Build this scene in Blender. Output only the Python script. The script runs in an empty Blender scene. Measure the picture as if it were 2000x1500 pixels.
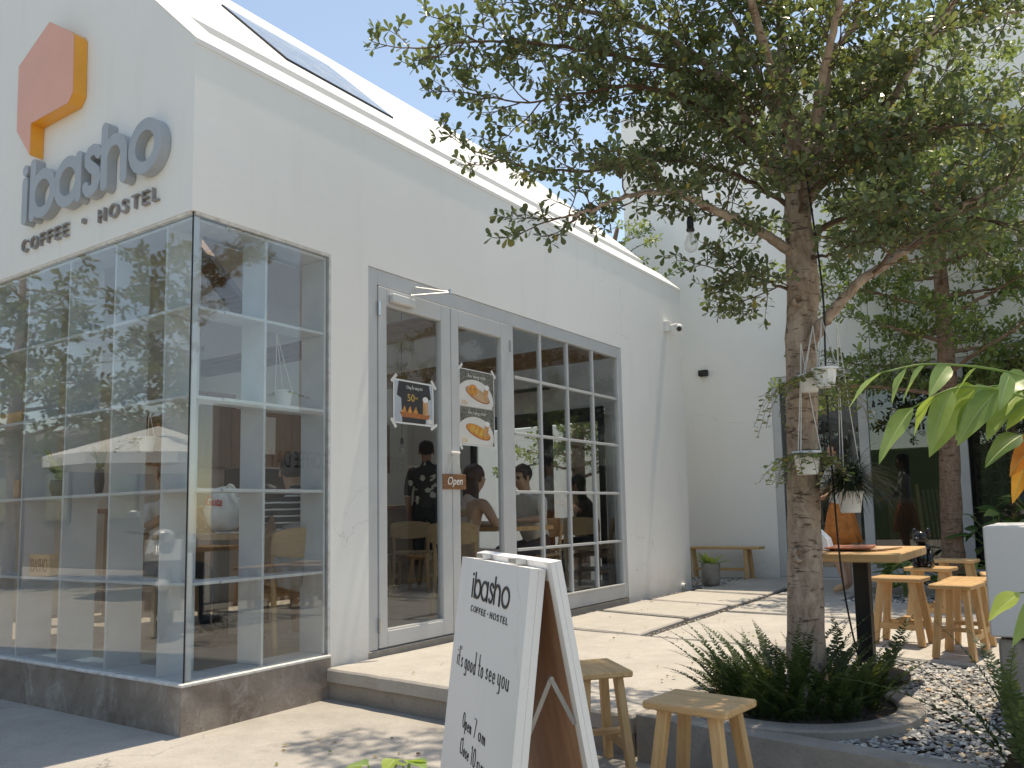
import bpy, bmesh, math, random
from mathutils import Vector, Matrix, noise as mnoise

# ------------------------------------------------------------------ camera, sky, sun, exposure
sc = bpy.context.scene
COL = sc.collection
R = math.radians
cam_d = bpy.data.cameras.new('camera'); cam = bpy.data.objects.new('camera', cam_d); COL.objects.link(cam)
_r = Vector((0.83806, 0.54506, -0.02369)); _u = Vector((0.07463, -0.07153, 0.99464)); _f = Vector((-0.54045, 0.83534, 0.10062))
cam.matrix_world = Matrix(((_r.x, _u.x, -_f.x, 4.0327), (_r.y, _u.y, -_f.y, -2.6247), (_r.z, _u.z, -_f.z, 0.85), (0, 0, 0, 1)))
cam_d.sensor_width = 36.0; cam_d.lens = 28.8
cam_d.shift_x = -0.038; cam_d.shift_y = 0.0455
cam_d.clip_start = 0.05; cam_d.clip_end = 400
sc.camera = cam

SUN = Vector((0.03, 0.27, 1.0)).normalized()
world = bpy.data.worlds.new('World'); sc.world = world; world.use_nodes = True
wn = world.node_tree.nodes; wl = world.node_tree.links
sky = wn.new('ShaderNodeTexSky'); sky.sky_type = 'NISHITA'; sky.sun_disc = False
sky.sun_elevation = math.asin(SUN.z); sky.sun_rotation = math.atan2(SUN.x, SUN.y)
sky.air_density = 1.0; sky.dust_density = 0.45; sky.ozone_density = 1.2
bg = wn['Background']; bg.inputs['Strength'].default_value = 0.14
wl.new(sky.outputs['Color'], bg.inputs['Color'])
sun_d = bpy.data.lights.new('sun', 'SUN'); sun_d.energy = 2.75; sun_d.angle = R(0.55); sun_d.color = (1.0, 0.955, 0.89)
sun_o = bpy.data.objects.new('sun', sun_d); COL.objects.link(sun_o); sun_o.location = (3, 8, 20)
sun_o.rotation_euler = (-SUN).to_track_quat('-Z', 'Y').to_euler()
sc.view_settings.view_transform = 'Standard'; sc.view_settings.look = 'None'
sc.view_settings.gamma = 1.0; sc.view_settings.use_curve_mapping = False
sc.view_settings.exposure = 0.82
sc.view_settings.use_white_balance = True; sc.view_settings.white_balance_temperature = 8150; sc.view_settings.white_balance_tint = 8
try:
    sc.cycles.transparent_max_bounces = 24; sc.cycles.max_bounces = 8; sc.cycles.diffuse_bounces = 4; sc.cycles.glossy_bounces = 3
    sc.cycles.use_denoising = True; sc.cycles.sample_clamp_indirect = 6.0
except Exception: pass

# ------------------------------------------------------------------ materials
def _base(name, rough=.6, metal=0.0, spec=.5):
    m = bpy.data.materials.new(name); m.use_nodes = True
    n = m.node_tree.nodes; l = m.node_tree.links; b = n['Principled BSDF']
    b.inputs['Roughness'].default_value = rough; b.inputs['Metallic'].default_value = metal
    b.inputs['Specular IOR Level'].default_value = spec
    return m, n, l, b

def _coords(n, l, scale=(1, 1, 1)):
    tc = n.new('ShaderNodeTexCoord'); mp = n.new('ShaderNodeMapping'); mp.inputs['Scale'].default_value = scale
    l.new(tc.outputs['Object'], mp.inputs['Vector']); return mp.outputs['Vector']

def _noise(n, l, vec, scale, detail=4, rough=.55, dist=0):
    t = n.new('ShaderNodeTexNoise'); t.inputs['Scale'].default_value = scale; t.inputs['Detail'].default_value = detail
    t.inputs['Roughness'].default_value = rough; t.inputs['Distortion'].default_value = dist
    l.new(vec, t.inputs['Vector']); return t.outputs['Fac']

def _ramp(n, l, fac, stops):
    r = n.new('ShaderNodeValToRGB'); e = r.color_ramp.elements
    while len(e) > 1: e.remove(e[-1])
    e[0].position = stops[0][0]; e[0].color = (*stops[0][1], 1)
    for p, c in stops[1:]:
        k = e.new(p); k.color = (*c, 1)
    l.new(fac, r.inputs['Fac']); return r.outputs['Color']

def _mix(n, l, fac, a, b, mode='MIX'):
    x = n.new('ShaderNodeMix'); x.data_type = 'RGBA'; x.blend_type = mode
    for sock, val in ((x.inputs[0], fac), (x.inputs[6], a), (x.inputs[7], b)):
        if hasattr(val, 'is_output'): l.new(val, sock)
        elif isinstance(val, (int, float)): sock.default_value = val
        else: sock.default_value = (*val, 1)
    return x.outputs[2]

def _bump(n, l, b, fac, strength, dist=.01, prev=None):
    k = n.new('ShaderNodeBump'); k.inputs['Strength'].default_value = strength; k.inputs['Distance'].default_value = dist
    l.new(fac, k.inputs['Height'])
    if prev: l.new(prev, k.inputs['Normal'])
    l.new(k.outputs['Normal'], b.inputs['Normal']); return k.outputs['Normal']

def plain(name, c, rough=.6, metal=0, var=.12, scale=9, bump=.0, spec=.5):
    m, n, l, b = _base(name, rough, metal, spec)
    v = _coords(n, l); f = _noise(n, l, v, scale)
    lo = tuple(x * (1 - var) for x in c); hi = tuple(min(1, x * (1 + var)) for x in c)
    l.new(_ramp(n, l, f, [(.3, lo), (.7, hi)]), b.inputs['Base Color'])
    if bump: _bump(n, l, b, _noise(n, l, v, scale * 8), bump, .004)
    return m

def plaster(name, c, dirt=(.62, .60, .56), amt=.25):
    m, n, l, b = _base(name, .75, 0, .3)
    v = _coords(n, l)
    big = _noise(n, l, v, 1.1, 6, .6, .4); fine = _noise(n, l, v, 22, 5, .6)
    col = _ramp(n, l, big, [(.25, tuple(x * .955 for x in c)), (.75, c)])
    st = _noise(n, l, _coords(n, l, (6, 6, .7)), 1.0, 5, .6)
    stf = _ramp(n, l, st, [(.56, (0, 0, 0)), (.8, (amt, amt, amt))])
    col = _mix(n, l, stf, col, dirt)
    # splash dirt near the ground and hairline cracks
    tc = n.new('ShaderNodeTexCoord'); sp_ = n.new('ShaderNodeSeparateXYZ'); l.new(tc.outputs['Object'], sp_.inputs[0])
    mr = n.new('ShaderNodeMapRange'); mr.inputs['From Min'].default_value = .35; mr.inputs['From Max'].default_value = -.12; mr.inputs['To Max'].default_value = .62; l.new(sp_.outputs['Z'], mr.inputs['Value'])
    mm = n.new('ShaderNodeMath'); mm.operation = 'MULTIPLY'; l.new(mr.outputs[0], mm.inputs[0]); l.new(_noise(n, l, v, 7, 6, .7), mm.inputs[1])
    col = _mix(n, l, mm.outputs[0], col, (.42, .37, .31))
    vo = n.new('ShaderNodeTexVoronoi'); vo.feature = 'DISTANCE_TO_EDGE'; vo.inputs['Scale'].default_value = .8
    wv = n.new('ShaderNodeVectorMath'); wv.operation = 'ADD'; nz = n.new('ShaderNodeTexNoise'); nz.inputs['Scale'].default_value = 5; nz.inputs['Detail'].default_value = 6; l.new(v, nz.inputs['Vector']); l.new(v, wv.inputs[0])
    sv = n.new('ShaderNodeVectorMath'); sv.operation = 'SCALE'; sv.inputs['Scale'].default_value = .35; l.new(nz.outputs['Color'], sv.inputs[0]); l.new(sv.outputs[0], wv.inputs[1]); l.new(wv.outputs[0], vo.inputs['Vector'])
    ck = _ramp(n, l, vo.outputs['Distance'], [(0, (.30, .30, .30)), (.0025, (0, 0, 0))])
    ckm = _ramp(n, l, _noise(n, l, v, .9, 3), [(.56, (0, 0, 0)), (.62, (1, 1, 1))])
    col = _mix(n, l, _mix(n, l, 1.0, ck, ckm, 'MULTIPLY'), col, (.25, .24, .23))
    l.new(col, b.inputs['Base Color'])
    p = _bump(n, l, b, _noise(n, l, _coords(n, l, (1, 1, 2.2)), 5, 4, .55, 1.2), .07, .012)
    _bump(n, l, b, fine, .05, .004, p)
    return m

def concrete(name, c, c2, stain=(.3, .27, .24), stain_lo=.58, sc_big=.9, bump=.35, streak=False, rough=.85):
    m, n, l, b = _base(name, rough, 0, .3)
    v = _coords(n, l)
    big = _noise(n, l, v, sc_big, 7, .62, .6); mid = _noise(n, l, v, 6, 6, .65); fine = _noise(n, l, v, 70, 3, .6)
    col = _ramp(n, l, big, [(.28, c2), (.68, c)])
    s = _noise(n, l, _coords(n, l, (2.6, 2.6, 1.5)) if streak else v, 2.3, 6, .7, .8)
    sf = _ramp(n, l, s, [(stain_lo, (0, 0, 0)), (stain_lo + .16, (.75, .75, .75))])
    col = _mix(n, l, sf, col, stain)
    mf = _ramp(n, l, mid, [(.35, (.86, .86, .86)), (.65, (1, 1, 1))])
    col = _mix(n, l, 1.0, col, mf, 'MULTIPLY')
    ff = _ramp(n, l, fine, [(.30, (.86, .85, .84)), (.5, (1, 1, 1))])
    col = _mix(n, l, 1.0, col, ff, 'MULTIPLY')
    vo = n.new('ShaderNodeTexVoronoi'); vo.feature = 'DISTANCE_TO_EDGE'; vo.inputs['Scale'].default_value = .55
    wv = n.new('ShaderNodeVectorMath'); wv.operation = 'ADD'; nz = n.new('ShaderNodeTexNoise'); nz.inputs['Scale'].default_value = 3; nz.inputs['Detail'].default_value = 8; l.new(v, nz.inputs['Vector']); l.new(v, wv.inputs[0])
    sv = n.new('ShaderNodeVectorMath'); sv.operation = 'SCALE'; sv.inputs['Scale'].default_value = .6; l.new(nz.outputs['Color'], sv.inputs[0]); l.new(sv.outputs[0], wv.inputs[1]); l.new(wv.outputs[0], vo.inputs['Vector'])
    ck = _ramp(n, l, vo.outputs['Distance'], [(0, (.7, .7, .7)), (.004, (0, 0, 0))]); ckm = _ramp(n, l, _noise(n, l, v, .7, 3), [(.5, (0, 0, 0)), (.58, (1, 1, 1))])
    col = _mix(n, l, _mix(n, l, 1.0, ck, ckm, 'MULTIPLY'), col, tuple(x * .35 for x in c))
    sd_ = _ramp(n, l, _noise(n, l, v, 260, 2, .5), [(.64, (0, 0, 0)), (.70, (.45, .45, .45))]); col = _mix(n, l, sd_, col, tuple(x * .45 for x in c))
    l.new(col, b.inputs['Base Color'])
    p = _bump(n, l, b, mid, bump, .012); _bump(n, l, b, fine, bump * .5, .003, p)
    return m

def wood(name, c1, c2, axis='X', rough=.5, scale=1.0):
    m, n, l, b = _base(name, rough, 0, .35)
    s = {'X': (1.2, 16, 16), 'Y': (16, 1.2, 16), 'Z': (16, 16, 1.2)}[axis]
    v = _coords(n, l, tuple(x * scale for x in s))
    g = _noise(n, l, v, 2.0, 8, .62, 1.1); g2 = _noise(n, l, v, 9, 4, .6)
    oi = n.new('ShaderNodeObjectInfo')
    col = _ramp(n, l, g, [(.32, c2), (.5, tuple((a + b_) / 2 for a, b_ in zip(c1, c2))), (.66, c1)])
    rr = _ramp(n, l, oi.outputs['Random'], [(0, (.82, .80, .78)), (1, (1.0, 1.0, 1.0))])
    col = _mix(n, l, 1.0, col, rr, 'MULTIPLY')
    l.new(col, b.inputs['Base Color'])
    _bump(n, l, b, g2, .12, .003)
    return m

def leafmat(name, stops, trans=.35, rough=.42, tcol=None):
    m, n, l, b = _base(name, rough, 0, .45)
    g = n.new('ShaderNodeNewGeometry')
    col = _ramp(n, l, g.outputs['Random Per Island'], stops)
    l.new(col, b.inputs['Base Color'])
    tr = n.new('ShaderNodeBsdfTranslucent')
    tc = _mix(n, l, .6, col, tcol or (.34, .42, .10)); l.new(tc, tr.inputs['Color'])
    mx = n.new('ShaderNodeMixShader'); mx.inputs[0].default_value = trans
    l.new(b.outputs[0], mx.inputs[1]); l.new(tr.outputs[0], mx.inputs[2])
    l.new(mx.outputs[0], n['Material Output'].inputs['Surface'])
    return m

def bigleaf(name, c, vein, trans=.4, rough=.38):
    m, n, l, b = _base(name, rough, 0, .45)
    v = _coords(n, l); f = _noise(n, l, v, 30, 5, .6, .3)
    oi = n.new('ShaderNodeObjectInfo')
    col = _ramp(n, l, f, [(.35, c), (.75, vein)])
    col = _mix(n, l, 1.0, col, _ramp(n, l, oi.outputs['Random'], [(0, (.72, .78, .7)), (1, (1.1, 1.05, .95))]), 'MULTIPLY')
    l.new(col, b.inputs['Base Color'])
    tr = n.new('ShaderNodeBsdfTranslucent'); l.new(_mix(n, l, .5, col, (.5, .62, .08)), tr.inputs['Color'])
    mx = n.new('ShaderNodeMixShader'); mx.inputs[0].default_value = trans
    l.new(b.outputs[0], mx.inputs[1]); l.new(tr.outputs[0], mx.inputs[2]); l.new(mx.outputs[0], n['Material Output'].inputs['Surface'])
    return m

def glassmat(name, tint=(.93, .95, .95), r0=.05, gain=1.0, dust_sheen=0.0):
    m = bpy.data.materials.new(name); m.use_nodes = True; n = m.node_tree.nodes; l = m.node_tree.links
    n.remove(n['Principled BSDF'])
    g = n.new('ShaderNodeNewGeometry'); dp = n.new('ShaderNodeVectorMath'); dp.operation = 'DOT_PRODUCT'
    l.new(g.outputs['Incoming'], dp.inputs[0]); l.new(g.outputs['Normal'], dp.inputs[1])
    def M(op, a, b_):
        k = n.new('ShaderNodeMath'); k.operation = op
        for i, x in enumerate((a, b_)):
            if hasattr(x, 'is_output'): l.new(x, k.inputs[i])
            elif x is not None: k.inputs[i].default_value = x
        return k.outputs[0]
    c = M('ABSOLUTE', dp.outputs['Value'], None); p = M('POWER', M('SUBTRACT', 1.0, c), 5.0)
    fr = M('MULTIPLY', M('ADD', M('MULTIPLY', p, 1 - r0), r0), gain)
    t = n.new('ShaderNodeBsdfTransparent'); t.inputs['Color'].default_value = (*tint, 1)
    gl = n.new('ShaderNodeBsdfGlossy'); gl.inputs['Roughness'].default_value = 0.0; gl.inputs['Color'].default_value = (1, 1, 1, 1)
    mx = n.new('ShaderNodeMixShader'); l.new(fr, mx.inputs[0]); l.new(t.outputs[0], mx.inputs[1]); l.new(gl.outputs[0], mx.inputs[2])
    out = mx.outputs[0]
    if dust_sheen:
        tc = n.new('ShaderNodeTexCoord'); no = n.new('ShaderNodeTexNoise'); no.inputs['Scale'].default_value = 6; no.inputs['Detail'].default_value = 8
        l.new(tc.outputs['Object'], no.inputs['Vector'])
        rp = n.new('ShaderNodeValToRGB'); rp.color_ramp.elements[0].position = .45; rp.color_ramp.elements[1].position = .8
        rp.color_ramp.elements[1].color = (dust_sheen, dust_sheen, dust_sheen, 1); rp.color_ramp.elements[0].color = (dust_sheen * .3, dust_sheen * .3, dust_sheen * .3, 1)
        l.new(no.outputs['Fac'], rp.inputs['Fac'])
        df = n.new('ShaderNodeBsdfDiffuse'); df.inputs['Color'].default_value = (.6, .6, .58, 1)
        m2 = n.new('ShaderNodeMixShader'); l.new(rp.outputs['Color'], m2.inputs[0]); l.new(out, m2.inputs[1]); l.new(df.outputs[0], m2.inputs[2]); out = m2.outputs[0]
    l.new(out, n['Material Output'].inputs['Surface'])
    return m

def barkmat(name, c1, c2, patch):
    m, n, l, b = _base(name, .9, 0, .2)
    v = _coords(n, l, (9, 9, 4)); f = _noise(n, l, v, 2.2, 8, .7, .9)
    v2 = _coords(n, l, (2.5, 2.5, 9)); h = _noise(n, l, v2, 4, 5, .7, .5)
    col = _ramp(n, l, f, [(.33, c2), (.62, c1)])
    pf = _ramp(n, l, h, [(.55, (0, 0, 0)), (.62, (.85, .85, .85))])
    col = _mix(n, l, pf, col, patch); l.new(col, b.inputs['Base Color'])
    p = _bump(n, l, b, f, .55, .012); _bump(n, l, b, h, .5, .01, p)
    return m

def floralmat():
    m, n, l, b = _base('floral_fabric', .8)
    v = _coords(n, l); vo = n.new('ShaderNodeTexVoronoi'); vo.inputs['Scale'].default_value = 9.5; l.new(v, vo.inputs['Vector'])
    a = _noise(n, l, v, 34, 2, .5); ad = n.new('ShaderNodeMath'); ad.operation = 'MULTIPLY_ADD'; l.new(a, ad.inputs[0]); ad.inputs[1].default_value = .5
    l.new(vo.outputs['Distance'], ad.inputs[2])
    l.new(_ramp(n, l, ad.outputs[0], [(.585, (.55, .53, .46)), (.61, (.035, .032, .032))]), b.inputs['Base Color']); return m

def stripemat():
    m, n, l, b = _base('striped_fabric', .85)
    w = n.new('ShaderNodeTexWave'); w.bands_direction = 'Z'; w.inputs['Scale'].default_value = 7.0; w.inputs['Distortion'].default_value = .6
    l.new(_coords(n, l), w.inputs['Vector'])
    l.new(_ramp(n, l, w.outputs['Fac'], [(.84, (.03, .03, .035)), (.9, (.7, .7, .68))]), b.inputs['Base Color']); return m

M = {}
M['white_wall'] = plaster('white_plaster', (.84, .835, .82))
M['white_wall2'] = plaster('white_plaster_hostel', (.87, .865, .85), amt=.10)
M['roof_white'] = plaster('white_roof_coating', (.80, .79, .775), amt=.2)
M['inner_wall'] = plaster('interior_plaster', (.78, .755, .72), amt=.12)
M['inner_floor'] = concrete('interior_cement_floor', (.40, .36, .32), (.30, .265, .235), rough=.45, bump=.1)
M['plinth'] = concrete('stained_render', (.40, .345, .30), (.20, .155, .125), (.50, .47, .43), .52, 3.2, .7, True)
M['ground'] = concrete('pale_concrete', (.47, .44, .405), (.37, .345, .315), (.26, .24, .215), .59, .9, .5)  # lower pavement's own concrete tones and stains
M['slab'] = concrete('pale_slab_concrete', (.50, .47, .435), (.43, .405, .37), (.30, .28, .255), .62, 1.1, .4)
M['curb'] = concrete('kerb_concrete', (.40, .365, .325), (.28, .25, .22), (.18, .16, .14), .58, 1.6, .6)
M['pot_concrete'] = concrete('weathered_pot_cement', (.36, .335, .30), (.22, .20, .175), (.14, .12, .10), .55, 5, .5)
M['mortar'] = plain('white_mortar', (.68, .67, .65), .8, var=.2, scale=20, bump=.3)
M['soil'] = plain('dark_soil', (.05, .038, .028), .95, var=.5, scale=25, bump=.8)
M['gravel'] = None
M['alu'] = plain('grey_aluminium', (.53, .54, .55), .45, .05, .05, 4)
M['alu_white'] = plain('pale_metal', (.62, .62, .61), .35, .3, .05, 6)
M['steel'] = plain('bright_steel', (.6, .6, .6), .25, .9, .08, 10)
M['black_metal'] = plain('black_metal', (.018, .018, .019), .45, .2, .3, 10)
M['dark_frame'] = plain('dark_frame', (.03, .029, .029), .5, 0, .3, 6)
M['shelf'] = plain('blue_grey_shelf_board', (.58, .60, .62), .55, 0, .08, 5, .05)
M['letter'] = plain('grey_sign_acrylic', (.36, .39, .425), .4, 0, .06, 5)
M['letter_dark'] = plain('grey_brown_letter', (.27, .25, .25), .5, 0, .1, 5)
M['logo_front'] = plain('shade_tinted_acrylic', (.80, .37, .24), .3, 0, .05, 2)  # salmon shift paints the shade on the orange emblem's front
M['logo_side'] = plain('orange_acrylic', (.80, .36, .05), .35, 0, .06, 3)
OAK1, OAK2 = (.70, .455, .23), (.54, .325, .145)
for a in 'XYZ':
    M['oak' + a] = wood('oak_grain_' + a.lower(), OAK1, OAK2, a)
    M['pale' + a] = wood('pale_wood_' + a.lower(), (.56, .385, .22), (.43, .275, .145), a)
    M['walnut' + a] = wood('brown_wood_' + a.lower(), (.34, .175, .09), (.17, .08, .04), a)
    M['cab' + a] = wood('cabinet_wood_' + a.lower(), (.36, .23, .145), (.26, .16, .10), a)
M['ply'] = wood('brown_plywood', (.68, .44, .29), (.50, .29, .17), 'Z', .55, .55)
M['sign_white'] = plaster('white_board_paint', (.80, .79, .78), (.5, .45, .4), .25)
M['ink'] = plain('black_ink', (.02, .019, .019), .6, var=.2)
M['white_paint'] = plain('white_paint', (.82, .81, .80), .5, var=.04)
M['box_white'] = plain('grey_white_cabinet_paint', (.66, .655, .64), .5, 0, .05, 2)
M['plastic_white'] = plain('white_plastic', (.74, .73, .70), .4, 0, .06, 8)
M['cord'] = plain('white_cord', (.66, .64, .60), .8, var=.1)
M['cable'] = plain('black_cable', (.012, .012, .012), .6, var=.2)
M['glass'] = glassmat('clear_glass', (.95, .965, .965), .06, 1.0, .006)
M['glass_shop'] = glassmat('shop_glass', (.95, .965, .965), .066, 1.0, .006)
M['glass_dark'] = glassmat('hostel_glass', (.72, .75, .75), .07, 1.0, .02)
M['glass_sky'] = glassmat('skylight_glass', (.62, .74, .80), .35, 1.0, .5)  # pale diffuse layer stands in for sky reflected off the pane
M['bark'] = barkmat('bark', (.47, .37, .29), (.24, .165, .12), (.085, .052, .038))
M['bark2'] = barkmat('bark_reddish', (.33, .225, .165), (.19, .115, .08), (.09, .055, .04))
M['twig'] = plain('twig_bark', (.12, .075, .05), .9, var=.3, scale=30)
M['leaf_main'] = leafmat('small_leaf', [(0, (.048, .066, .036)), (.45, (.088, .116, .060)), (.85, (.135, .170, .086)), (.965, (.19, .22, .10)), (1, (.36, .26, .06))], .32, .33)
M['leaf_back'] = leafmat('back_tree_leaf', [(0, (.08, .12, .042)), (.6, (.15, .21, .07)), (1, (.27, .34, .12))], .45)
M['leaf_street'] = leafmat('street_tree_leaf', [(0, (.05, .075, .03)), (.6, (.10, .14, .05)), (1, (.18, .22, .08))], .35)
M['fern'] = leafmat('fern_leaf', [(0, (.014, .028, .010)), (.6, (.03, .06, .018)), (1, (.055, .10, .028))], .22, .5)
M['vein'] = plain('leaf_midrib', (.38, .46, .20), .5)
M['lime'] = bigleaf('lime_leaf', (.36, .46, .11), (.46, .56, .18), .5)
M['fresh'] = bigleaf('fresh_leaf', (.24, .36, .13), (.33, .45, .19), .42)
M['deep'] = bigleaf('deep_green_leaf', (.045, .11, .03), (.07, .15, .045), .25)
M['redleaf'] = bigleaf('orange_leaf', (.6, .12, .02), (.7, .25, .05), .4)
M['yellowleaf'] = bigleaf('dry_leaf', (.45, .30, .10), (.36, .20, .07), .3)
M['varieg'] = bigleaf('variegated_leaf', (.16, .26, .07), (.62, .63, .40), .3)
M['trail'] = leafmat('trailing_leaf', [(0, (.10, .15, .045)), (.6, (.20, .24, .09)), (.85, (.30, .30, .12)), (1, (.36, .22, .08))], .35)
M['grassblack'] = leafmat('dark_strap_leaf', [(0, (.008, .012, .008)), (1, (.03, .045, .022))], .1)
M['skin'] = plain('skin', (.46, .27, .18), .5, 0, .06, 12)
M['skin_dark'] = plain('tan_skin', (.34, .185, .115), .5, 0, .06, 12)
M['hair'] = plain('dark_hair', (.018, .013, .011), .45, 0, .4, 60, .4)
M['hair_brown'] = plain('brown_hair', (.07, .03, .018), .45, 0, .4, 60, .4)
M['pink'] = plain('pale_pink_fabric', (.62, .47, .42), .85, 0, .08, 12, .2)
M['grey_fabric'] = plain('grey_fabric', (.27, .265, .27), .9, 0, .25, 14, .6)
M['cream_fabric'] = plain('cream_fabric', (.62, .60, .56), .85, 0, .1, 20, .3)
M['black_fabric'] = plain('black_fabric', (.018, .018, .02), .9, 0, .3, 20, .3)
M['brown_fabric'] = plain('dark_brown_fabric', (.06, .03, .025), .9, 0, .3, 20, .3)
M['orange_fabric'] = plain('rust_orange_fabric', (.48, .16, .035), .85, 0, .25, 18, .4)
M['denim'] = plain('dark_denim', (.035, .04, .055), .9, 0, .2, 30, .3)
M['floral'] = floralmat(); M['stripe'] = stripemat()
M['eye'] = plain('dark_eye', (.01, .008, .007), .2)
M['lip'] = plain('lip', (.34, .12, .09), .5)
M['red_print'] = plain('red_print', (.6, .03, .02), .6)
M['bag'] = plain('white_plastic_bag', (.74, .73, .72), .4, 0, .05, 15, .5)
M['paper'] = plain('white_paper', (.78, .78, .77), .7, var=.04)
M['machine'] = plain('dark_machine', (.04, .036, .034), .3, .4, .2, 6)
M['red_box'] = plain('red_cardboard', (.26, .055, .045), .8, var=.15)
M['menu'] = plain('terracotta_menu_card', (.55, .20, .11), .6, var=.15)
M['tan_card'] = plain('tan_card', (.55, .36, .22), .7, var=.15)
M['ceramic_black'] = plain('glossy_black_ceramic', (.010, .008, .008), .12, 0, .2, 6)
M['canvas'] = plain('white_canvas', (.82, .82, .80), .8, var=.04)
M['bulb'] = glassmat('bulb_glass', (.93, .93, .92), .08, 1.2, .22)
M['filament'] = plain('filament', (.5, .3, .15), .4, .5)
M['blockwall'] = plain('breeze_block_cement', (.30, .28, .25), .9, 0, .2, 8, .3)
M['scooter'] = plain('scooter_white_paint', (.75, .75, .75), .2, 0, .03, 4)
M['scooter_red'] = plain('scooter_red_paint', (.45, .04, .04), .2, 0, .03, 4)
M['hedge'] = plain('hedge_leaves', (.05, .085, .03), .8, 0, .8, 30, .9)
M['house'] = plaster('brown_house_render', (.20, .165, .14), (.12, .1, .09), .4)
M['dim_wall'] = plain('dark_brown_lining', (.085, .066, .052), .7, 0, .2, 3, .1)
M['stay'] = plain('dull_steel', (.30, .285, .27), .5, .3, .1, 20)
M['rubber'] = plain('rubber', (.02, .02, .02), .8, 0, .2, 30)
M['photo_dark'] = plain('print_charcoal', (.045, .042, .045), .5, var=.15, scale=20)
M['photo_speck'] = plain('print_speckled', (.16, .155, .13), .5, var=.85, scale=70)
M['photo_plate'] = plain('print_white_plate', (.72, .70, .67), .5, var=.06, scale=8)
M['photo_bread'] = plain('print_bread', (.62, .27, .06), .5, var=.45, scale=45)
M['photo_tray'] = plain('print_tray', (.42, .15, .05), .5, var=.2, scale=20)
M['photo_gold'] = plain('print_gold', (.65, .42, .10), .5, var=.1)
M['photo_glass'] = plain('print_iced_coffee', (.55, .30, .14), .5, var=.25, scale=30)
M['photo_blue'] = plain('print_pale_blue', (.45, .5, .56), .5, var=.08)
def gravelmat():
    m, n, l, b = _base('slate_gravel', .75, 0, .35)
    g = n.new('ShaderNodeNewGeometry')
    c = _ramp(n, l, g.outputs['Random Per Island'], [(0, (.15, .15, .155)), (.35, (.30, .30, .30)), (.7, (.46, .455, .44)), (.93, (.62, .60, .57)), (1, (.55, .38, .22))])
    l.new(c, b.inputs['Base Color']); _bump(n, l, b, _noise(n, l, _coords(n, l), 60), .3, .003); return m
M['gravel'] = gravelmat()

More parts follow.
